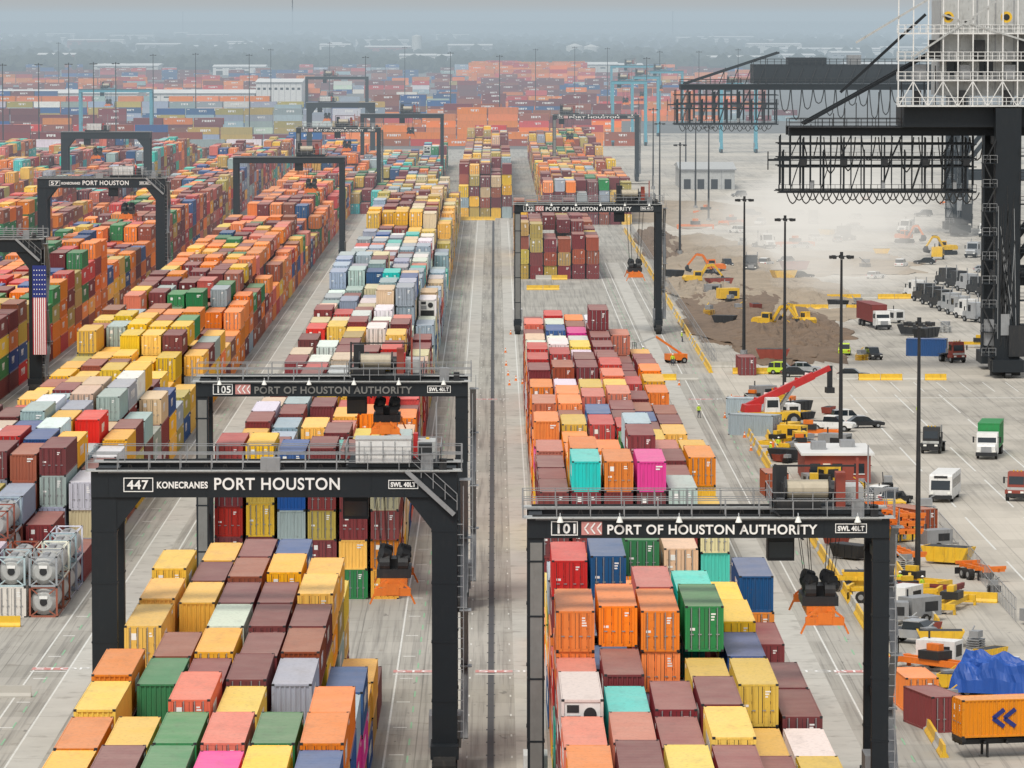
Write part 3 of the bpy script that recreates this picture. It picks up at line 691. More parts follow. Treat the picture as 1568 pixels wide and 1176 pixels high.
def line(x, w, y0, y1, mat, z=.012, dash=None):
    if dash is None: mk.box(x-w/2, y0, z-.006, x+w/2, y1, z, mat); return
    y = y0
    while y < y1: mk.box(x-w/2, y, z-.006, x+w/2, y+dash[0], z, mat); y += dash[0]+dash[1]
rw = MB()
for x in (A0+.85, A1-.85, B0+.5, B1-.5, C0+.75, C1-.75, D0+.75, D1-.75):
    y = 110
    while y < (1700 if x < 20 else 1000):
        rw.box(x-1.1, y, .001, x+1.1, y+9.9, .008, RUNWAY); y += 10
rw.box(-.5, 110, .001, -.05, 1205, .010, ASPH)
for i in range(180): rw.box(-.6, 115+i*6, .004, .05, 115.5+i*6, .013, ASPH)
rw.obj("crane_runway")
for x in (-7.6, -4.1, 3.3, 20.9, 22.9, 26.8, -36.0, -33.3, -30.2, -28.6, -64.8, -58.5, -55.6):
    line(x, .15, 110, 1205 if abs(x) < 10 else 1000, PAINTL)
for x in (-6.0, 21.9, 28.8, -34.6, -29.4): line(x, .12, 112, 1100, PAINTG, dash=(3, 5))
for x in (-1.9, 1.2): line(x, .12, 110, 1200, PAINTL, dash=(1.0, 9))
for x in (-7.3, 21.3, -35.6):
    for i in range(90): mk.box(x, 112+i*12.9, .006, x+1.0, 112.35+i*12.9, .013, PAINTL)
for x in (48, 54, 60): line(x, .2, 340, 640, PAINTL, z=.02, dash=(30, 10))
for i in range(14): mk.box(52+i*3.2, 655, .014, 52.15+i*3.2, 672, .02, PAINTL)
mk.box(33, 644, .014, 90, 644.6, .02, PAINTL)
mk.obj("lane_markings")
def stop(x, y, w):
    e = bpy.data.objects.new("stop_marking", None); e.location = (x, y, 0); COL.objects.link(e)
    mb = MB(); mb.box(0, 0, .014, w, 1.4, .02, PAINTR); mb.box(0, -1.2, .014, w, -.8, .02, PAINTL); mb.obj("stop_bar", parent=e)
    c = bpy.data.curves.new("letters", 'FONT'); c.body = "STOP"; c.size = 1.8; c.extrude = .001; c.materials.append(SIGN)
    o = bpy.data.objects.new("letters", c); o.location = (.2, .1, .026); COL.objects.link(o); o.parent = e
for u, v, w in ((602, 1030, 3.6), (728, 1030, 2.9), (1205, 1030, .9), (1278, 1030, 2.6), (48, 1026, 2.8), (1055, 612, 3.2), (728, 612, 2.9)):
    x, y = G(u, v); stop(x, y, w)
def mound(name, cx, cy, rx, ry, h, mat, seed, n=56):
    vs = []; fs = []
    for j in range(n+1):
        for i in range(n+1):
            a = i/n*2-1; b = j/n*2-1; d = math.sqrt(a*a+b*b)
            e = max(0, 1-d*1.05)**.6
            z = h*e*(.35+.9*mn.noise(Vector((a*3+seed, b*3, 0)))+.45*mn.noise(Vector((a*9, b*9, seed)))+.3*mn.noise(Vector((a*20, b*20, seed)))+.3)
            edge = 1+.3*mn.noise(Vector((a*2.5, b*2.5, seed+9)))+.12*mn.noise(Vector((a*8, b*8, seed+4)))
            vs.append((cx+a*rx*edge, cy+b*ry*edge, max(.03, z) if d < .93 else -.05))
    for j in range(n):
        for i in range(n): fs.append((j*(n+1)+i, j*(n+1)+i+1, (j+1)*(n+1)+i+1, (j+1)*(n+1)+i))
    mb = MB(); mb.add(vs, fs, mat); return mb.obj(name)
LSOIL = simple("dry_soil", (.36, .29, .21), .95, var=.45, scale=.12, dirt=.2)
mound("dirt_pile", 44, 805, 13.5, 115, 1.3, SOIL, 3)
mound("dirt_pile", 48, 780, 10, 50, 1.9, SOIL, 5)
mound("dirt_pile", 40, 905, 9, 60, 1.6, LSOIL, 8)
mound("dirt_pile", 47, 1010, 15, 120, 1.3, LSOIL, 11); mound("dirt_pile", 70, 1000, 18, 60, .8, LSOIL, 12); mound("dirt_pile", 55, 880, 13, 80, 1.0, LSOIL, 21)
mound("dirt_pile", 52, 1250, 22, 90, 1.2, LSOIL, 31); mound("dirt_pile", 37, 1080, 6, 90, 1.2, SOIL, 41)
# ---------------------------------------------------------------- barriers
def barrier(p, q, mat):
    p = Vector((*p, 0)); q = Vector((*q, 0)); L = (q-p).length; n = max(1, int(L/3.1)); mb = MB()
    prof = [(-.3, 0), (.3, 0), (.3, .12), (.13, .35), (.09, .9), (-.09, .9), (-.13, .35), (-.3, .12)]
    for i in range(n): mb.extr(prof, i*3.1, i*3.1+3.02, mat if R.random() < .78 else RUNWAY)
    d = q-p; mb.obj("jersey_barrier", (p.x, p.y, 0), math.atan2(d.y, d.x))
for a, b_ in (((31, 330), (31, 500)), ((31, 505), (31, 640)), ((31, 690), (31, 900)), ((31, 905), (31, 1150)),
              ((22.5, 676), (29, 676)), ((34, 688), (46, 688)), ((48, 676), (66, 676)), ((36, 372), (46, 372)), ((38, 420), (44, 418)), ((37, 400), (37, 450)),
              ((6, 900), (15, 900)), ((8, 935), (17, 935)), ((-9, 1208), (3, 1208)), ((31.5, 700), (38, 700)), ((-52, 402), (-37, 402)), ((-44, 360), (-34.5, 360)),
              ((52, 840), (70, 838)), ((60, 870), (78, 872)), ((33, 560), (33.5, 630)), ((34, 352), (39, 350))):
    barrier(a, b_, YELLOW)
fe = MB()
for i in range(90):
    y = 700+i*5; fe.beam((32.2, y, 0), (32.2, y, 2.2), .07, .07, GALV)
for z in (.1, 1.1, 2.2): fe.beam((32.2, 700, z), (32.2, 1145, z), .05, .05, GALV)
for i in range(60):
    y = 345+i*1.2; fe.beam((44, y+60, 0), (44, y+60, 2.0), .05, .05, GALV)
fe.beam((44, 405, 2.0), (44, 476, 2.0), .06, .06, GALV); fe.beam((44, 405, 1.0), (44, 476, 1.0), .05, .05, GALV)
fe.obj("perimeter_fence")
# ---------------------------------------------------------------- lamp masts
def mast_mesh(h):
    mb = MB(); mb.cyl((0,0,0), (0,0,h), .27, STEEL, 10, .13); mb.cyl((0,0,0), (0,0,.9), .55, GALV, 12)
    mb.beam((-1.3,0,h), (1.3,0,h), .12, .12, STEEL); mb.beam((0,-1.2,h), (0,1.2,h), .12, .12, STEEL); mb.cyl((0,0,h-.1), (0,0,h+.5), .2, STEEL, 8)
    for i in range(8):
        a = i*math.pi/4; x = 1.2*math.cos(a); y = 1.2*math.sin(a)
        mb.beam((0,0,h), (x,y,h), .07, .07, STEEL); mb.box(x-.22, y-.22, h-.25, x+.22, y+.22, h+.08, STEEL); mb.box(x-.17, y-.17, h-.3, x+.17, y+.17, h-.251, LAMPW)
    return mb.mesh("lamp_mast")
M24 = mast_mesh(23.5); M35 = mast_mesh(34)
for u, v in ((1405, 893), (1287, 705), (1201, 600), (1139, 545)): x, y = G(u, v); place(M24, "light_mast", (x, y, 0))
for u, v in ((1041, 390), (1010, 330), (1065, 320), (1085, 340), (1000, 290), (978, 262), (1050, 275)): x, y = G(u, v); place(M24, "light_mast", (x, y, 0))
for u, v in ((5, 250), (60, 248), (106, 246), (144, 244), (178, 243), (235, 205), (300, 200), (382, 205), (415, 180), (560, 215), (620, 170), (690, 195), (765, 210), (880, 170), (930, 175), (1070, 190), (505, 150), (90, 150), (1130, 180), (820, 180), (1010, 190), (990, 220)):
    x, y = G(u, v); place(M35, "light_mast", (x, y, 0))
# ---------------------------------------------------------------- buildings
def warehouse(x0, y0, x1, y1, h, wall=WALLM, roofm=ROOFM, name="warehouse", bays=6):
    mb = MB(); ym = (y0+y1)/2
    mb.box(x0, y0, 0, x1, y1, h, wall)
    vs = [(x0-.5, y0-.5, h), (x1+.5, y0-.5, h), (x0-.5, ym, h+1.5), (x1+.5, ym, h+1.5), (x0-.5, y1+.5, h), (x1+.5, y1+.5, h)]
    mb.add(vs, [(0,1,3,2), (2,3,5,4), (0,2,4), (1,5,3)], roofm); mb.box(x0-.5, y0-.55, h-.4, x1+.5, y0-.05, h, GALV)
    w = (x1-x0)/bays
    for i in range(bays):
        a = x0+w*i+w*.25
        mb.box(a, y0-.06, .1, a+w*.5, y0-.001, min(4.0, h*.5), STEEL)
        if h > 6: mb.box(a, y0-.06, h*.72, a+w*.5, y0-.002, h*.8, GLASS)
        mb.box(x0+w*i, y0-.05, 0, x0+w*i+.15, y0-.003, h-.4, GALV)
    return mb.obj(name)
x, y = G(1042, 290); x2, _ = G(1125, 290); warehouse(x, y, x2, y+40, 6.0, bays=4, wall=GREYW, roofm=GREYW)
for u0, u1, v, h in ((-30, 210, 168, 9), (225, 390, 168, 9), (392, 462, 168, 15)):
    x, y = G(u0, v); x2, _ = G(u1, v); warehouse(x, y, x2, y+70, h, bays=8, wall=WHITE)
for i in range(70):
    y = R.uniform(3900, 11000); x = R.uniform(-.11, .115)*y; w = R.uniform(15, 90)
    warehouse(x, y, x+w, y+R.uniform(30, 120), R.uniform(5, 14), name="distant_warehouse", bays=4, wall=R.choice([WALLM, WHITE, BRICKR, GALV, WALLM]))
def silo(u, v, r, h):
    x, y = G(u, v); mb = MB(); mb.cyl((0,0,0), (0,0,h), r, WALLM, 24); mb.cyl((0,0,h), (0,0,h+r*.3), r, WALLM, 24, r*.1)
    mb.rail((-r, -r-.3, h), (r, -r-.3, h), GALV); mb.beam((r+.3, 0, 0), (r+.3, 0, h), .6, .3, GALV); mb.obj("storage_silo", (x, y, 0))
silo(638, 88, 6, 26); silo(880, 92, 10, 16); silo(905, 90, 10, 14)  # first silo takes the place of a white steam plume
for u, v, h in ((448, 60, 90), (1030, 62, 60), (280, 58, 60)):
    x, y = G(u, v); mb = MB()
    for a in ((-1.5, -1), (1.5, -1), (0, 1.6)): mb.beam((a[0], a[1], 0), (a[0]*.2, a[1]*.2, h), .8, .8, STEEL)
    for i in range(int(h/10)): mb.beam((-1.5, -1, i*10), (1.5, -1, i*10+10), .4, .4, STEEL)
    mb.obj("radio_mast", (x, y, 0))
x, y = G(1232, 742); mb = MB()
mb.box(0, 0, .2, 7.2, 12, 3.2, BRICKR); mb.box(-.4, -.4, 3.2, 7.6, 12.4, 3.45, ROOFM)
for a in (.6, 3.0, 5.4): mb.box(a, -.06, 1.2, a+1.1, -.001, 2.3, GLASS); mb.box(a-.08, -.08, 1.1, a+1.18, -.062, 1.2, WHITE)
mb.box(2.0, -.05, .2, 2.8, -.002, 2.3, WHITE); mb.box(1.8, -1.2, 0, 3.0, -.1, .2, GALV); mb.box(1, 4, 3.45, 2.6, 6, 4.3, GALV); mb.box(4.4, 7, 3.45, 6, 9, 4.2, GALV)
mb.obj("site_office", (x, y, 0))
# ---------------------------------------------------------------- vehicles (front faces -Y)
def wheel(mb, x, y, r, w=.28):
    mb.cyl((x-w/2, y, r), (x+w/2, y, r), r, TYRE, 16); mb.cyl((x-w/2-.01, y, r), (x+w/2+.01, y, r), r*.5, GALV, 10)
def car(col, suv=False):
    mb = MB(); h = 1.75 if suv else 1.42; b = .95 if suv else .82
    mb.extr([(-2.25,.35),(-2.3,.7),(-2.1,b-.05),(-1.2,b+.05),(2.1,b+.05),(2.28,.8),(2.25,.35)], -.9, .9, col)
    top = [(-.9,b+.05),(-.25,h-.06),(.1,h),(1.3,h),(2.0 if suv else 1.55,h-.1),(2.15,b+.05)]
    mb.extr(top, -.76, .76, GLASS); mb.extr([(-.2,h-.04),(.1,h+.03),(1.3,h+.03),(1.8 if suv else 1.5,h-.07),(1.3,h-.04),(.1,h-.04)], -.78, .78, col)
    for y_ in (.25, 1.25):
        mb.box(-.79, y_, b, -.762, y_+.09, h-.02, col); mb.box(.762, y_, b, .79, y_+.09, h-.02, col)
    for sx in (-.82, .82):
        for sy in (-1.4, 1.4): wheel(mb, sx, sy, .34, .24)
        mb.box(sx*.8-.17, -2.32, .6, sx*.8+.17, -2.27, .75, LAMPW); mb.box(sx*.8-.15, 2.26, .65, sx*.8+.15, 2.31, .85, RED)
    return mb.mesh("car")
def pickup(col):
    mb = MB()
    mb.extr([(-2.7,.5),(-2.72,.95),(-2.5,1.1),(-1.2,1.18),(2.75,1.18),(2.8,.5)], -.98, .98, col)
    mb.extr([(-1.3,1.18),(-.6,1.85),(.9,1.85),(1.05,1.18)], -.86, .86, GLASS); mb.box(-.88, -.55, 1.83, .88, .92, 1.92, col)
    mb.box(-.8, 1.15, 1.17, .8, 2.65, 1.2, STEEL)
    for sx in (-.85, .85):
        for sy in (-1.75, 1.75): wheel(mb, sx, sy, .4)
        mb.box(sx*.8-.2, -2.76, .75, sx*.8+.2, -2.7, .95, LAMPW)
    return mb.mesh("pickup")
def cab(mb, col, y=0, w=2.4, h=3.0, l=2.2, nose=0):
    x = w/2
    if nose: mb.extr([(y-nose,.7),(y-nose,1.5),(y-nose+.2,1.75),(y,1.9),(y,.7)], -x+.15, x-.15, col); mb.box(-.6, y-nose-.05, .8, .6, y-nose-.001, 1.5, GALV)
    mb.extr([(y,.6),(y,1.75),(y+.25,h),(y+l,h),(y+l,.6)], -x, x, col)
    mb.extr([(y-.02,1.8),(y+.2,h-.3),(y+.24,h-.3),(y+.04,1.8)], -x+.15, x-.15, GLASS)
    mb.box(-x-.01, y+.5, 1.8, -x-.002, y+1.4, h-.4, GLASS); mb.box(x+.002, y+.5, 1.8, x+.01, y+1.4, h-.4, GLASS)
    mb.box(-x, y-nose-.2, .45, x, y-nose-.06, .85, STEEL)
    for sx in (-1, 1):
        mb.box(sx*(x-.3)-.18, y-nose-.23, .9, sx*(x-.3)+.18, y-nose-.06, 1.1, LAMPW); mb.beam((sx*x, y+.2, 2.5), (sx*(x+.35), y, 2.5), .05, .05, STEEL); mb.box(sx*(x+.35)-.1, y-.05, 1.9, sx*(x+.35)+.1, y, 2.6, STEEL)
def box_truck(cabc, boxc, L=7.0, nose=1.0):
    mb = MB(); cab(mb, cabc, nose=nose)
    mb.box(-1.25, 2.6, 1.1, 1.25, 2.6+L, 3.9, boxc); mb.box(-1.28, 2.57, 3.8, 1.28, 2.63+L, 3.93, boxc)
    n = int(L/.6)
    for i in range(n):
        for sx in (-1, 1): mb.box(sx*1.25-.02, 2.8+i*.6, 1.2, sx*1.25+.02, 2.87+i*.6, 3.75, boxc)
    mb.box(-.5, 0, .6, .5, 2.6+L, 1.05, STEEL)
    for sx in (-1, 1):
        wheel(mb, sx*1.05, .4, .5); wheel(mb, sx*1.0, 2.4+L*.65, .5, .5); wheel(mb, sx*1.0, 2.4+L*.85, .5, .5)
    return mb.mesh("box_truck")
def yard_tractor(col):
    mb = MB(); cab(mb, col, w=1.9, h=3.1, l=1.6); mb.box(-.5, 0, .6, .5, 5, 1.0, STEEL); mb.box(-1.2, -.1, .8, 1.2, 1.4, 1.2, col)
    mb.box(-.7, 3.1, 1.0, .7, 4.5, 1.25, STEEL); mb.box(.95, .5, 1.2, 1.2, 1.6, 1.9, STEEL); mb.cyl((1.05, 1.8, 1.2), (1.05, 1.8, 3.3), .08, GALV)
    for sx in (-1, 1): wheel(mb, sx*1.0, .5, .52); wheel(mb, sx*.95, 3.8, .52, .55); mb.box(sx*.95-.35, 3.1, 1.1, sx*.95+.35, 4.5, 1.16, STEEL)
    for i in range(3): mb.cyl((-.4+i*.4, .8, 3.1), (-.4+i*.4, .8, 3.25), .08, YELLOW)
    mb.box(-.96, -.03, 1.2, .96, -.02, 1.5, GREYW)
    return mb.mesh("yard_tractor")
def road_tractor(col):
    mb = MB(); cab(mb, col, w=2.4, h=3.3, l=2.8, nose=1.5); mb.box(-.5, 0, .6, .5, 6.2, 1.0, STEEL); mb.box(-.6, 4.2, 1.0, .6, 5.4, 1.2, STEEL)
    for sx in (-1, 1): wheel(mb, sx*1.05, -.7, .5); wheel(mb, sx*.95, 4.3, .5, .55); wheel(mb, sx*.95, 5.5, .5, .55); mb.cyl((sx*1.1, 2.9, 1), (sx*1.1, 2.9, 3.9), .09, GALV)
    return mb.mesh("road_tractor")
def bus(col):
    mb = MB(); mb.extr([(0,.4),(-.05,1.3),(.15,2.75),(.4,2.95),(8,2.95),(8.2,2.7),(8.2,.4)], -1.2, 1.2, col)
    mb.extr([(-.07,1.35),(.12,2.5),(.16,2.5),(-.02,1.35)], -1.0, 1.0, GLASS); mb.box(-.7, .05, 2.6, .7, .12, 2.82, STEEL)
    for i in range(6):
        for sx in (-1, 1): mb.box(min(sx*1.2, sx*1.215), .8+i*1.2, 1.5, max(sx*1.2, sx*1.215), 1.75+i*1.2, 2.4, GLASS)
    mb.box(-1.22, -.15, .4, 1.22, -.06, .8, STEEL)
    for sx in (-1, 1):
        wheel(mb, sx*1.05, 1.4, .48); wheel(mb, sx*1.05, 6.4, .48); mb.box(sx*.9-.15, -.12, .9, sx*.9+.15, -.05, 1.15, LAMPW)
    return mb.mesh("bus")
def excavator(col, reach=1.0):
    mb = MB()
    for sx in (-1.1, 1.1):
        mb.extr([(-1.9,.3),(-1.6,.9),(1.6,.9),(1.9,.3),(1.6,0),(-1.6,0)], sx-.28, sx+.28, STEEL)
    mb.box(-.8, -.9, .5, .8, .9, 1.1, STEEL); mb.extr([(-1.3,1.1),(-1.4,2.0),(1.6,2.1),(2.0,1.7),(1.9,1.1)], -1.3, 1.3, col)
    mb.extr([(-1.45,1.1),(-1.3,2.9),(.1,2.95),(.2,1.1)], -1.25, -.3, col); mb.box(-1.27, -1.2, 1.9, -.28, 0, 2.7, GLASS); mb.box(-1.1, -1.44, 1.8, -.4, -1.36, 2.75, GLASS)
    p = [(.3,-1.2,1.6), (.3,-2.6*reach,3.8), (.3,-3.9*reach,4.0), (.3,-5.6*reach,1.9)]
    mb.beam(p[0], p[1], .35, .5, col); mb.beam(p[1], p[2], .33, .5, col); mb.beam(p[2], p[3], .28, .36, col)
    mb.beam((.3,-1.5,1.5), (.3,-2.3*reach,2.8), .2, .2, GALV); mb.beam((.3,-2.8,4.25), (.3,-4.2*reach,4.2), .15, .15, GALV)
    y = -5.6*reach; mb.extr([(y,2.0),(y-.5,1.4),(y-.3,.7),(y+.5,.5),(y+.8,1.1),(y+.2,1.2)], -.3, .9, STEEL)
    return mb.mesh("excavator")
def reach_stacker():
    mb = MB(); mb.box(-1.4, -3.5, .8, 1.4, 3.5, 1.8, YELLOW); mb.extr([(1.5,1.8),(1.4,2.8),(3.4,2.7),(3.6,1.8)], -1.4, 1.4, RED)
    mb.extr([(-1,1.8),(-.8,3.6),(.8,3.6),(1.0,1.8)], -1.3, -.1, WHITE); mb.box(-1.32, -.7, 2.4, -.08, .7, 3.3, GLASS); mb.box(-1.1, -.93, 2.3, -.3, -.86, 3.4, GLASS)
    for sx in (-1, 1):
        wheel(mb, sx*1.6, -2.6, .85, .6); wheel(mb, sx*1.5, 2.6, .75, .5)
    mb.beam((.5, 2.8, 2.4), (.5, -5.5, 6.2), .8, .9, RED); mb.beam((.5, -5, 5.95), (.5, -7.6, 7.15), .55, .65, RED)
    for i in range(6): mb.beam((.9, 2-i*1.3, 3.3+i*.6), (.9, 1.2-i*1.3, 3.2+i*.6), .05, .5, SIGN if i % 2 else RED)
    mb.beam((.5, -7.6, 7.4), (.5, -7.6, 4.6), .5, .6, STEEL); mb.box(-.2, -8.1, 4.0, 1.2, -7.1, 4.7, STEEL)
    mb.beam((1.0, -1, 1.8), (1.0, -3.0, 4.9), .3, .3, GALV); mb.beam((.0, -1, 1.8), (.0, -3.0, 4.9), .3, .3, GALV)
    return mb.mesh("reach_stacker")
def chassis(col, L=11.5):
    mb = MB()
    for sx in (-.5, .5): mb.box(sx-.08, 0, .95, sx+.08, L, 1.3, col)
    for i in range(int(L/1.6)+1): mb.box(-1.1, min(i*1.6, L-.15), 1.0, 1.1, min(i*1.6, L-.15)+.15, 1.22, col)
    for y_ in (0, L-.2): mb.box(-1.22, y_, 1.2, 1.22, y_+.25, 1.5, col)
    for sx in (-1, 1):
        wheel(mb, sx*.95, L-1.2, .5, .5); wheel(mb, sx*.95, L-2.5, .5, .5); mb.beam((sx*.6, 2, 1), (sx*.6, 2, .05), .15, .15, STEEL)
        mb.box(sx*1.0-.3, L-.02, .3, sx*1.0+.3, L, .9, STEEL)
    return mb.mesh("chassis")
def P_(me, name, u, v, rz=0, scale=None): x, y = G(u, v); return place(me, name, (x, y, .004), math.radians(rz), None, scale)
c_dark = car(BLACKP); c_silver = car(SILVER); s_hv = car(HIVIS, True); s_dark = car(BLACKP, True); c_white = car(WHITE); s_white = car(WHITE, True)
P_(s_hv, "parked_car", 1200, 573, 80); P_(c_silver, "parked_car", 1233, 570, 85); P_(c_dark, "parked_car", 1307, 580, 80); P_(s_dark, "parked_car", 1337, 550, 10); P_(s_hv, "parked_car", 1293, 543, 175)
P_(c_dark, "parked_car", 1220, 577, 95); P_(pickup(SILVER), "pickup_truck", 1405, 985, 60); P_(pickup(WHITE), "pickup_truck", 1275, 660, 70); P_(s_white, "parked_car", 1352, 768, 150); P_(c_dark, "parked_car", 1372, 772, 150)
P_(s_white, "parked_car", 1300, 648, 100); P_(c_dark, "parked_car", 1325, 655, 100)
for i in range(22):
    u = R.uniform(1090, 1540); v = R.uniform(285, 430)
    P_(R.choice([c_dark, c_silver, s_white, s_dark, c_silver, c_white]), "parked_car", u, v, R.uniform(0, 360))
yt = yard_tractor(WHITE); ytb = yard_tractor(STEEL); yto = yard_tractor(BRICKR)
P_(ytb, "yard_tractor", 1425, 695, -12); P_(yto, "yard_tractor", 1556, 768, -15); P_(yto, "yard_tractor", 1468, 556, 20)
P_(box_truck(WHITE, GREENP), "box_truck", 1511, 703, -10); P_(bus(WHITE), "shuttle_bus", 1440, 770, -12); P_(box_truck(WHITE, MAROON, 12), "box_truck", 1352, 505, 8)
rts = [road_tractor(m) for m in (WHITE, BLACKP, SILVER, STEEL)]
for i in range(8): P_(R.choice(rts), "road_tractor", 1398+i*13, 456+i*5.2, 205)
for i in range(5): P_(R.choice(rts), "road_tractor", 1445+i*16, 436+i*4.8, 205)
for i in range(7): P_(R.choice(rts+[yt]), "road_tractor", R.uniform(1150, 1520), R.uniform(300, 420), R.uniform(-40, 40))
ch_o = chassis(ORANGE); ch_s = chassis(ORANGE, 5.5); ch_y = chassis(YELLOW, 8)
P_(ch_s, "container_chassis", 1522, 893, 20); P_(ch_o, "container_chassis", 1400, 870, 12)
for i in range(3):
    o = P_(ch_o, "container_chassis", 1395+i*2, 850, 8+i*3); o.location.z = 1.0+i*.75
P_(ch_y, "flatbed_trailer", 1440, 925, 75); P_(chassis(MAROON, 7), "flatbed_trailer", 1470, 920, 65); P_(ch_y, "flatbed_trailer", 1395, 905, 85)
ex = excavator(YELLOW); exo = excavator(ORANGE)
for m_, u, v, a in ((ex, 1172, 505, 60), (ex, 1450, 390, -60), (exo, 1095, 420, -80), (ex, 1062, 438, 100), (ex, 1230, 505, -150), (exo, 1385, 372, 40)):
    P_(m_, "excavator", u, v, a)
bl = MB(); bl.box(-1.1, -1.4, .5, 1.1, 1.4, 1.4, ORANGE)
for sx in (-1, 1):
    wheel(bl, sx, -.9, .45); wheel(bl, sx, .9, .45)
bl.beam((0, .8, 1.4), (0, -3.2, 4.0), .25, .3, ORANGE); bl.beam((0, -3.2, 4.0), (0, -6.5, 2.8), .2, .25, GREYW); bl.box(-.8, -7.6, 2.0, .8, -6.6, 2.1, STEEL)
for sy in (-7.6, -6.6): bl.rail((-.8, sy, 2.1), (.8, sy, 2.1), STEEL, t=.06, step=.8)
P_(bl.mesh("boom_lift"), "boom_lift", 1035, 556, -70)
P_(reach_stacker(), "mobile_crane", 1180, 652, 98)
def lone(u, v, ch, rz, me=V_20, z=0):
    x, y = G(u, v); o = place(me, "shipping_container", (x, y, z), math.radians(rz)); o.color = (*PALC[ch], 1); return o
lone(1145, 575, 'm', 2); lone(1190, 762, 'b', 3); lone(1185, 640, 'a', 85); lone(1420, 820, 'b', 30); lone(1450, 545, 'u', 80)
lone(1452, 1122, 'm', 15); lone(1412, 1092, 'o', 5); lone(1190, 668, 'a', 60)
x, y = G(1470, 1160); hb = place(dry(L_, 77, False), "loaded_trailer", (x-.2, y+.2, 1.5), math.radians(-78)); hb.color = (.85, .30, .02, 1)
place(chassis(STEEL, 12), "chassis", (0, 0, -1.5), 0, hb)
lg = MB()
for q in range(2):
    for sg in (-1, 1): lg.beam((1.232, 2.2+q*.8, 1.3), (1.232, 3.0+q*.8, 1.3+sg*.6), .02, .3, FLAGB)
lg.obj("logo", parent=hb)
tx = bpy.data.curves.new("side_name", 'FONT'); tx.body = "HAPAG"; tx.size = 1.6; tx.extrude = .006; tx.offset = .03; tx.materials.append(FLAGB)
to = bpy.data.objects.new("side_name", tx); COL.objects.link(to); to.parent = hb; to.location = (1.235, 4.6, .75); to.rotation_euler = (math.pi/2, 0, math.pi/2)
x, y = G(1540, 1068)
tb = MB(); n = 34; vs = []; fs = []
for j in range(n+1):
    for i in range(n+1):
        a = i/n*2-1; b_ = j/n*2-1; e = min(1, (1-max(abs(a), abs(b_)))*5)
        z = .9+2.3*e*(.8+.5*mn.noise(Vector((a*2, b_*2, 0))))+.3*mn.noise(Vector((a*5, b_*5, 2)))+.10*mn.noise(Vector((a*12, b_*12, 2)))
        vs.append((a*2.0*(1-.12*e)+.2*mn.noise(Vector((b_*7, z*2, 1))), b_*4.0+.2*mn.noise(Vector((a*7, z*2, 5))), z if e > 0 else .5))
for j in range(n):
    for i in range(n): fs.append((j*(n+1)+i, j*(n+1)+i+1, (j+1)*(n+1)+i+1, (j+1)*(n+1)+i))
tb.add(vs, fs, TARP); tb.box(-1.7, -3.6, .5, 1.7, 3.6, .9, STEEL)
for sx in (-1.3, 1.3):
    for sy in (-2.6, 0, 2.6): wheel(tb, sx, sy, .5, .4)
tb.obj("tarpaulin_covered_trailer", (x, y, 0), math.radians(70))
def pallet_stack(col):
    mb = MB()
    for i in range(4):
        mb.box(-.9, -.6, i*.22+.1, .9, .6, i*.22+.16, col)
        for a in (-.8, 0, .65): mb.box(a, -.6, i*.22, a+.15, .6, i*.22+.099, col)
    mb.box(-.7, -.5, .98, .5, .4, 1.6, GALV); mb.beam((-.7, .5, .9), (.9, .5, 1.9), .1, .1, col)
    return mb.mesh("equipment_pallet")
def skip_bin(col):
    mb = MB(); mb.extr([(-1.6,.2),(-2.2,1.5),(2.2,1.5),(1.6,.2)], -.95, .95, col); mb.box(-.8, -2.0, 1.505, .8, 2.0, 1.52, STEEL)
    for s_ in (-1, 0, 1): mb.box(-1.0, s_-.05, .3, 1.0, s_+.05, 1.5, col)
    return mb.mesh("skip_bin")
def genset(col):
    mb = MB(); mb.box(-.9, -1.6, .5, .9, 1.6, 2.1, col); mb.box(-.92, -1.2, .9, -.9, .2, 1.7, STEEL); mb.box(-.6, -1.62, .9, .6, -1.6, 1.8, STEEL)
    mb.beam((0, -1.6, .5), (0, -2.9, .45), .12, .12, STEEL); mb.cyl((.4, 1, 2.1), (.4, 1, 2.7), .08, STEEL)
    for sx in (-1, 1): wheel(mb, sx*.95, .2, .36)
    return mb.mesh("generator_trailer")
def spreader_bar(col):
    mb = MB()
    for dx in (-.5, .5): mb.box(dx-.15, -3.5, .5, dx+.15, 3.5, .95, col)
    for dy in (-3.6, 3.6): mb.box(-1.2, dy-.2, .4, 1.2, dy+.2, .9, col); mb.box(-1.25, dy-.15, 0, -1.05, dy+.15, .4, col); mb.box(1.05, dy-.15, 0, 1.25, dy+.15, .4, col)
    mb.box(-.8, -1, .96, .8, 1, 1.6, STEEL); mb.box(-.3, -.6, 1.6, .3, .6, 2.1, col)
    return mb.mesh("spreader_bar")
ps = [pallet_stack(m) for m in (YELLOW, GALV, STEEL, GREYW)]
eq = [(m, "equipment_pallet") for m in ps]+[(skip_bin(m), "skip_bin") for m in (STEEL, YELLOW, BRICKR)]+[(genset(m), "generator_trailer") for m in (WHITE, YELLOW, GALV)]+[(spreader_bar(m), "spreader_bar") for m in (YELLOW, ORANGE)]
for i in range(88):
    yy = R.uniform(338, 640); xx = R.uniform(33, 39.5)+(R.uniform(0, 6) if R.random() < .25 else 0); m_, nm = R.choice(eq); place(m_, nm, (xx, yy, .01), R.uniform(0, 3), None, (R.uniform(.6, 1.1),)*3)
for i in range(44):
    u = R.uniform(1030, 1500); v = R.uniform(290, 560); x, y = G(u, v); m_, nm = R.choice(eq)
    if x > 32: place(m_, nm, (x, y, .01), R.uniform(0, 3), None, (R.uniform(.8, 1.3),)*3)
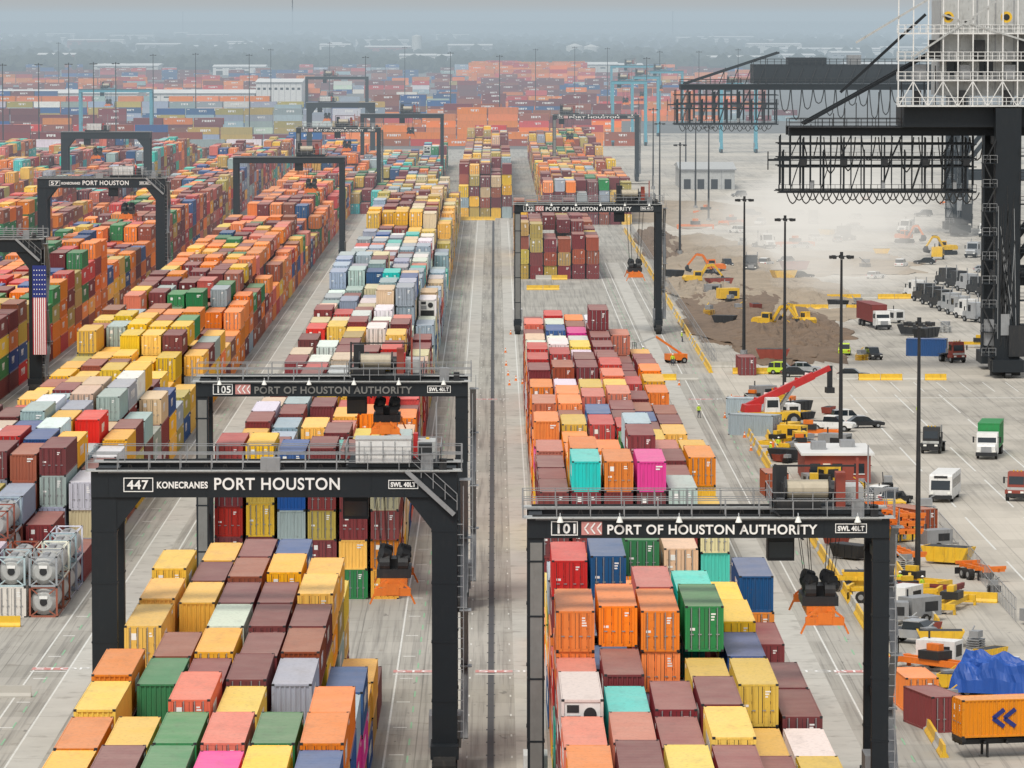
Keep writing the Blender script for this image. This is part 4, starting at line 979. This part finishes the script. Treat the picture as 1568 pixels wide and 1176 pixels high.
cone = MB(); cone.cyl((0,0,.03), (0,0,.75), .18, ORANGE, 12, .03); cone.box(-.22,-.22,0,.22,.22,.03, ORANGE); cone.cyl((0,0,.35), (0,0,.5), .115, SIGN, 12, .085); cm = cone.mesh("cone")
for u, v in ((780, 590), (800, 588), (778, 575), (782, 512), (806, 510), (1110, 640), (1150, 690), (1120, 612), (1040, 590), (1000, 580), (775, 560), (774, 540), (790, 583), (1130, 650), (1140, 670)): P_(cm, "traffic_cone", u, v)
# ---------------------------------------------------------------- people
def person():
    jts = {'pel':(0,0,.95,.13),'ch':(0,0,1.3,.16),'nk':(0,0,1.5,.06),'hd':(0,-.02,1.64,.10),
           'lh':(-.1,0,.88,.10),'lk':(-.12,-.06,.5,.07),'la':(-.13,.02,.1,.05),'lt':(-.13,-.14,.05,.045),
           'rh':(.1,0,.88,.10),'rk':(.12,-.12,.5,.07),'ra':(.13,-.14,.1,.05),'rt':(.13,-.3,.05,.045),
           'ls':(-.2,0,1.42,.07),'le':(-.27,.03,1.14,.05),'lw':(-.27,-.08,.9,.035),'rs':(.2,0,1.42,.07),'re':(.28,.02,1.14,.05),'rw':(.26,-.14,.94,.035)}
    k = list(jts); E = [('pel','ch'),('ch','nk'),('nk','hd'),('pel','lh'),('lh','lk'),('lk','la'),('la','lt'),('pel','rh'),('rh','rk'),('rk','ra'),('ra','rt'),('ch','ls'),('ls','le'),('le','lw'),('ch','rs'),('rs','re'),('re','rw')]
    me = bpy.data.meshes.new("body"); me.from_pydata([jts[a][:3] for a in k], [(k.index(a), k.index(b)) for a, b in E], [])
    o = bpy.data.objects.new("tmp", me); COL.objects.link(o); o.modifiers.new("s", 'SKIN'); o.modifiers.new("u", 'SUBSURF').levels = 1
    for i, a in enumerate(k): me.skin_vertices[0].data[i].radius = (jts[a][3],)*2
    me.skin_vertices[0].data[0].use_root = True
    dg = bpy.context.evaluated_depsgraph_get(); m2 = bpy.data.meshes.new_from_object(o.evaluated_get(dg)); bpy.data.objects.remove(o)
    mb = MB(); vs = [tuple(v.co) for v in m2.vertices]
    for mat, test in ((STEEL, lambda z, x: z < .12), (DENIM, lambda z, x: .12 <= z < .95 and abs(x) < .235), (HIVIS, lambda z, x: .95 <= z < 1.5 or (z > .93 and abs(x) >= .235)), (SKIN, lambda z, x: z >= 1.5 or (.12 < z <= .93 and abs(x) >= .235))):
        fs = [tuple(p.vertices) for p in m2.polygons if test(p.center.z, p.center.x)]
        mb.add(vs, fs, mat)
    mb.cyl((0,-.02,1.68), (0,-.02,1.79), .135, SIGN, 14, .06); mb.cyl((0,-.04,1.67), (0,-.04,1.69), .16, SIGN, 14)
    for hx, hy, hz in ((-.27,-.1,.88), (.26,-.16,.92)):
        for f_ in range(4): mb.cyl((hx-.03+f_*.02, hy, hz-.02), (hx-.03+f_*.02, hy-.03, hz-.1-.01*(f_ % 3)), .011, SKIN, 6, .008)
        mb.cyl((hx, hy, hz), (hx, hy-.06, hz-.06), .012, SKIN, 6, .009)
    return mb.mesh("worker")
wk = person()
for u, v, a in ((1192, 692, 20), (1218, 640, 200), (1044, 524, 90), (1030, 560, 10), (1412, 912, 45), (1378, 905, 200), (1332, 1000, 0), (1180, 700, 120), (1405, 640, 60), (1070, 640, 30), (985, 548, 60), (1455, 745, 90)):
    P_(wk, "worker", u, v, a)
# ---------------------------------------------------------------- distant trees
TREE = simple("tree_foliage", (.042, .052, .033), .9, var=.5, scale=.15, dirt=.3)
tm = MB()
def clump(x, y, z, r, rz):
    vs = []
    ph = (1+5**.5)/2
    ico = [(-1,ph,0),(1,ph,0),(-1,-ph,0),(1,-ph,0),(0,-1,ph),(0,1,ph),(0,-1,-ph),(0,1,-ph),(ph,0,-1),(ph,0,1),(-ph,0,-1),(-ph,0,1)]
    for a in ico:
        q = R.uniform(.35, .7); vs.append((x+a[0]*r*q, y+a[1]*r*q, max(-.1, z+a[2]*rz*q)))
    tm.add(vs, [(0,11,5),(0,5,1),(0,1,7),(0,7,10),(0,10,11),(1,5,9),(5,11,4),(11,10,2),(10,7,6),(7,1,8),(3,9,4),(3,4,2),(3,2,6),(3,6,8),(3,8,9),(4,9,5),(2,4,11),(6,2,10),(8,6,7),(9,8,1)], TREE)
for row in range(46):
    y = 4300+row*row*11+row*60
    xl, xr = -.115*y, .12*y; step = 9+row*.9
    x = xl
    while x < xr:
        if mn.noise(Vector((x*.004, y*.003, 1.3))) > -.2:
            s_ = R.uniform(4, 8)*(1+row*.03); clump(x, y+R.uniform(-20, 20), R.uniform(5, 9), s_, R.uniform(5, 8))
            if R.random() < .5: clump(x+3, y, R.uniform(2, 4), s_*1.1, 5)
        x += step*R.uniform(.5, 1.4)
tm.obj("distant_tree_line")
# ---------------------------------------------------------------- haze, dust, sky, sun
def vol(name, col, sig):
    hz = bpy.data.materials.new(name); hz.use_nodes = True; nt = hz.node_tree; nt.nodes.clear()
    out = N(nt, 'ShaderNodeOutputMaterial'); ab = N(nt, 'ShaderNodeVolumeAbsorption'); em = N(nt, 'ShaderNodeEmission'); ad = N(nt, 'ShaderNodeAddShader')
    ab.inputs['Color'].default_value = (0, 0, 0, 1); ab.inputs['Density'].default_value = sig
    em.inputs['Color'].default_value = (*col, 1); em.inputs['Strength'].default_value = sig
    nt.links.new(ab.outputs[0], ad.inputs[0]); nt.links.new(em.outputs[0], ad.inputs[1]); nt.links.new(ad.outputs[0], out.inputs['Volume'])
    return hz
hm_ = vol("glowing_haze", (.43, .515, .575), 1/3900)  # volume glows by itself, in place of daylight scattered by haze
hb_ = MB(); hb_.box(-6000, 715, -2, 6000, 13000, 58, hm_); hb_.obj("haze")
dm = vol("glowing_dust", (.84, .80, .73), 1/34)  # pale emission put into the dust instead of light falling on it
de = bpy.data.objects.new("dust_cloud", None); COL.objects.link(de)
def puff(x, y, z, rx, ry, rz):
    vs = []; fs = []; n = 28; m_ = 14
    for j in range(m_+1):
        for i in range(n):
            a = 2*math.pi*i/n; b = math.pi*j/m_; d = Vector((math.cos(a)*math.sin(b), math.sin(a)*math.sin(b), math.cos(b)))
            k = 1+.28*mn.noise(d*1.6+Vector((x, y, z))*.1)+.15*mn.noise(d*4+Vector((y, x, z)))
            vs.append((d.x*rx*k, d.y*ry*k, d.z*rz*k))
    for j in range(m_):
        for i in range(n): fs.append((j*n+i, (j+1)*n+i, (j+1)*n+(i+1) % n, j*n+(i+1) % n))
    mb = MB(); mb.add(vs, fs, dm); mb.obj("puff", (x, y, z), 0, de)
for u, v, rx, ry, rz in ((1290, 430, 13, 6, 5), (1260, 400, 14, 9, 9), (1310, 375, 16, 9, 9), (1220, 370, 15, 8, 8), (1260, 350, 20, 9, 9), (1180, 350, 14, 9, 7), (1340, 400, 12, 7, 6), (1300, 330, 24, 10, 8), (1240, 425, 8, 6, 5), (1370, 355, 12, 8, 6), (1130, 380, 11, 6, 6), (1200, 395, 9, 6, 6),
                        (1270, 385, 9, 6, 11), (1240, 360, 11, 6, 12), (1320, 350, 13, 6, 11), (1160, 400, 9, 5, 4), (1350, 440, 9, 5, 3.5), (1400, 380, 14, 6, 5), (1100, 360, 12, 6, 5), (1250, 445, 10, 5, 4), (1300, 455, 9, 5, 3), (1210, 420, 10, 5, 6)):
    x, y = G(u, v); puff(x, y, rz*.7, rx, ry, rz)
w = bpy.data.worlds.new("World"); scene.world = w; w.use_nodes = True; nt = w.node_tree
bg = nt.nodes["Background"]; sk = N(nt, 'ShaderNodeTexSky', sky_type='NISHITA'); sk.sun_disc = False
EL, AZ = math.radians(55), math.radians(205)
sk.sun_elevation = EL; sk.sun_rotation = AZ; sk.air_density = 1.0; sk.dust_density = 3.0; sk.ozone_density = 1.0
hs = N(nt, 'ShaderNodeHueSaturation'); hs.inputs['Saturation'].default_value = .4
nt.links.new(sk.outputs[0], hs.inputs['Color'])
nt.links.new(mixc(nt, .45, hs.outputs[0], (5.9, 5.95, 5.9)), bg.inputs['Color']); bg.inputs['Strength'].default_value = .145   # thin cloud veil over the sky
sd = bpy.data.lights.new("sun", 'SUN'); so = bpy.data.objects.new("sun", sd); COL.objects.link(so)
sd.energy = 2.1; sd.angle = math.radians(16); sd.color = (1, .94, .84)
dv = Vector((math.sin(AZ)*math.cos(EL), math.cos(AZ)*math.cos(EL), math.sin(EL)))
so.rotation_euler = dv.to_track_quat('Z', 'Y').to_euler(); so.location = (0, 0, 200)
scene.view_settings.view_transform = 'Standard'; scene.view_settings.look = 'None'; scene.view_settings.exposure = 0
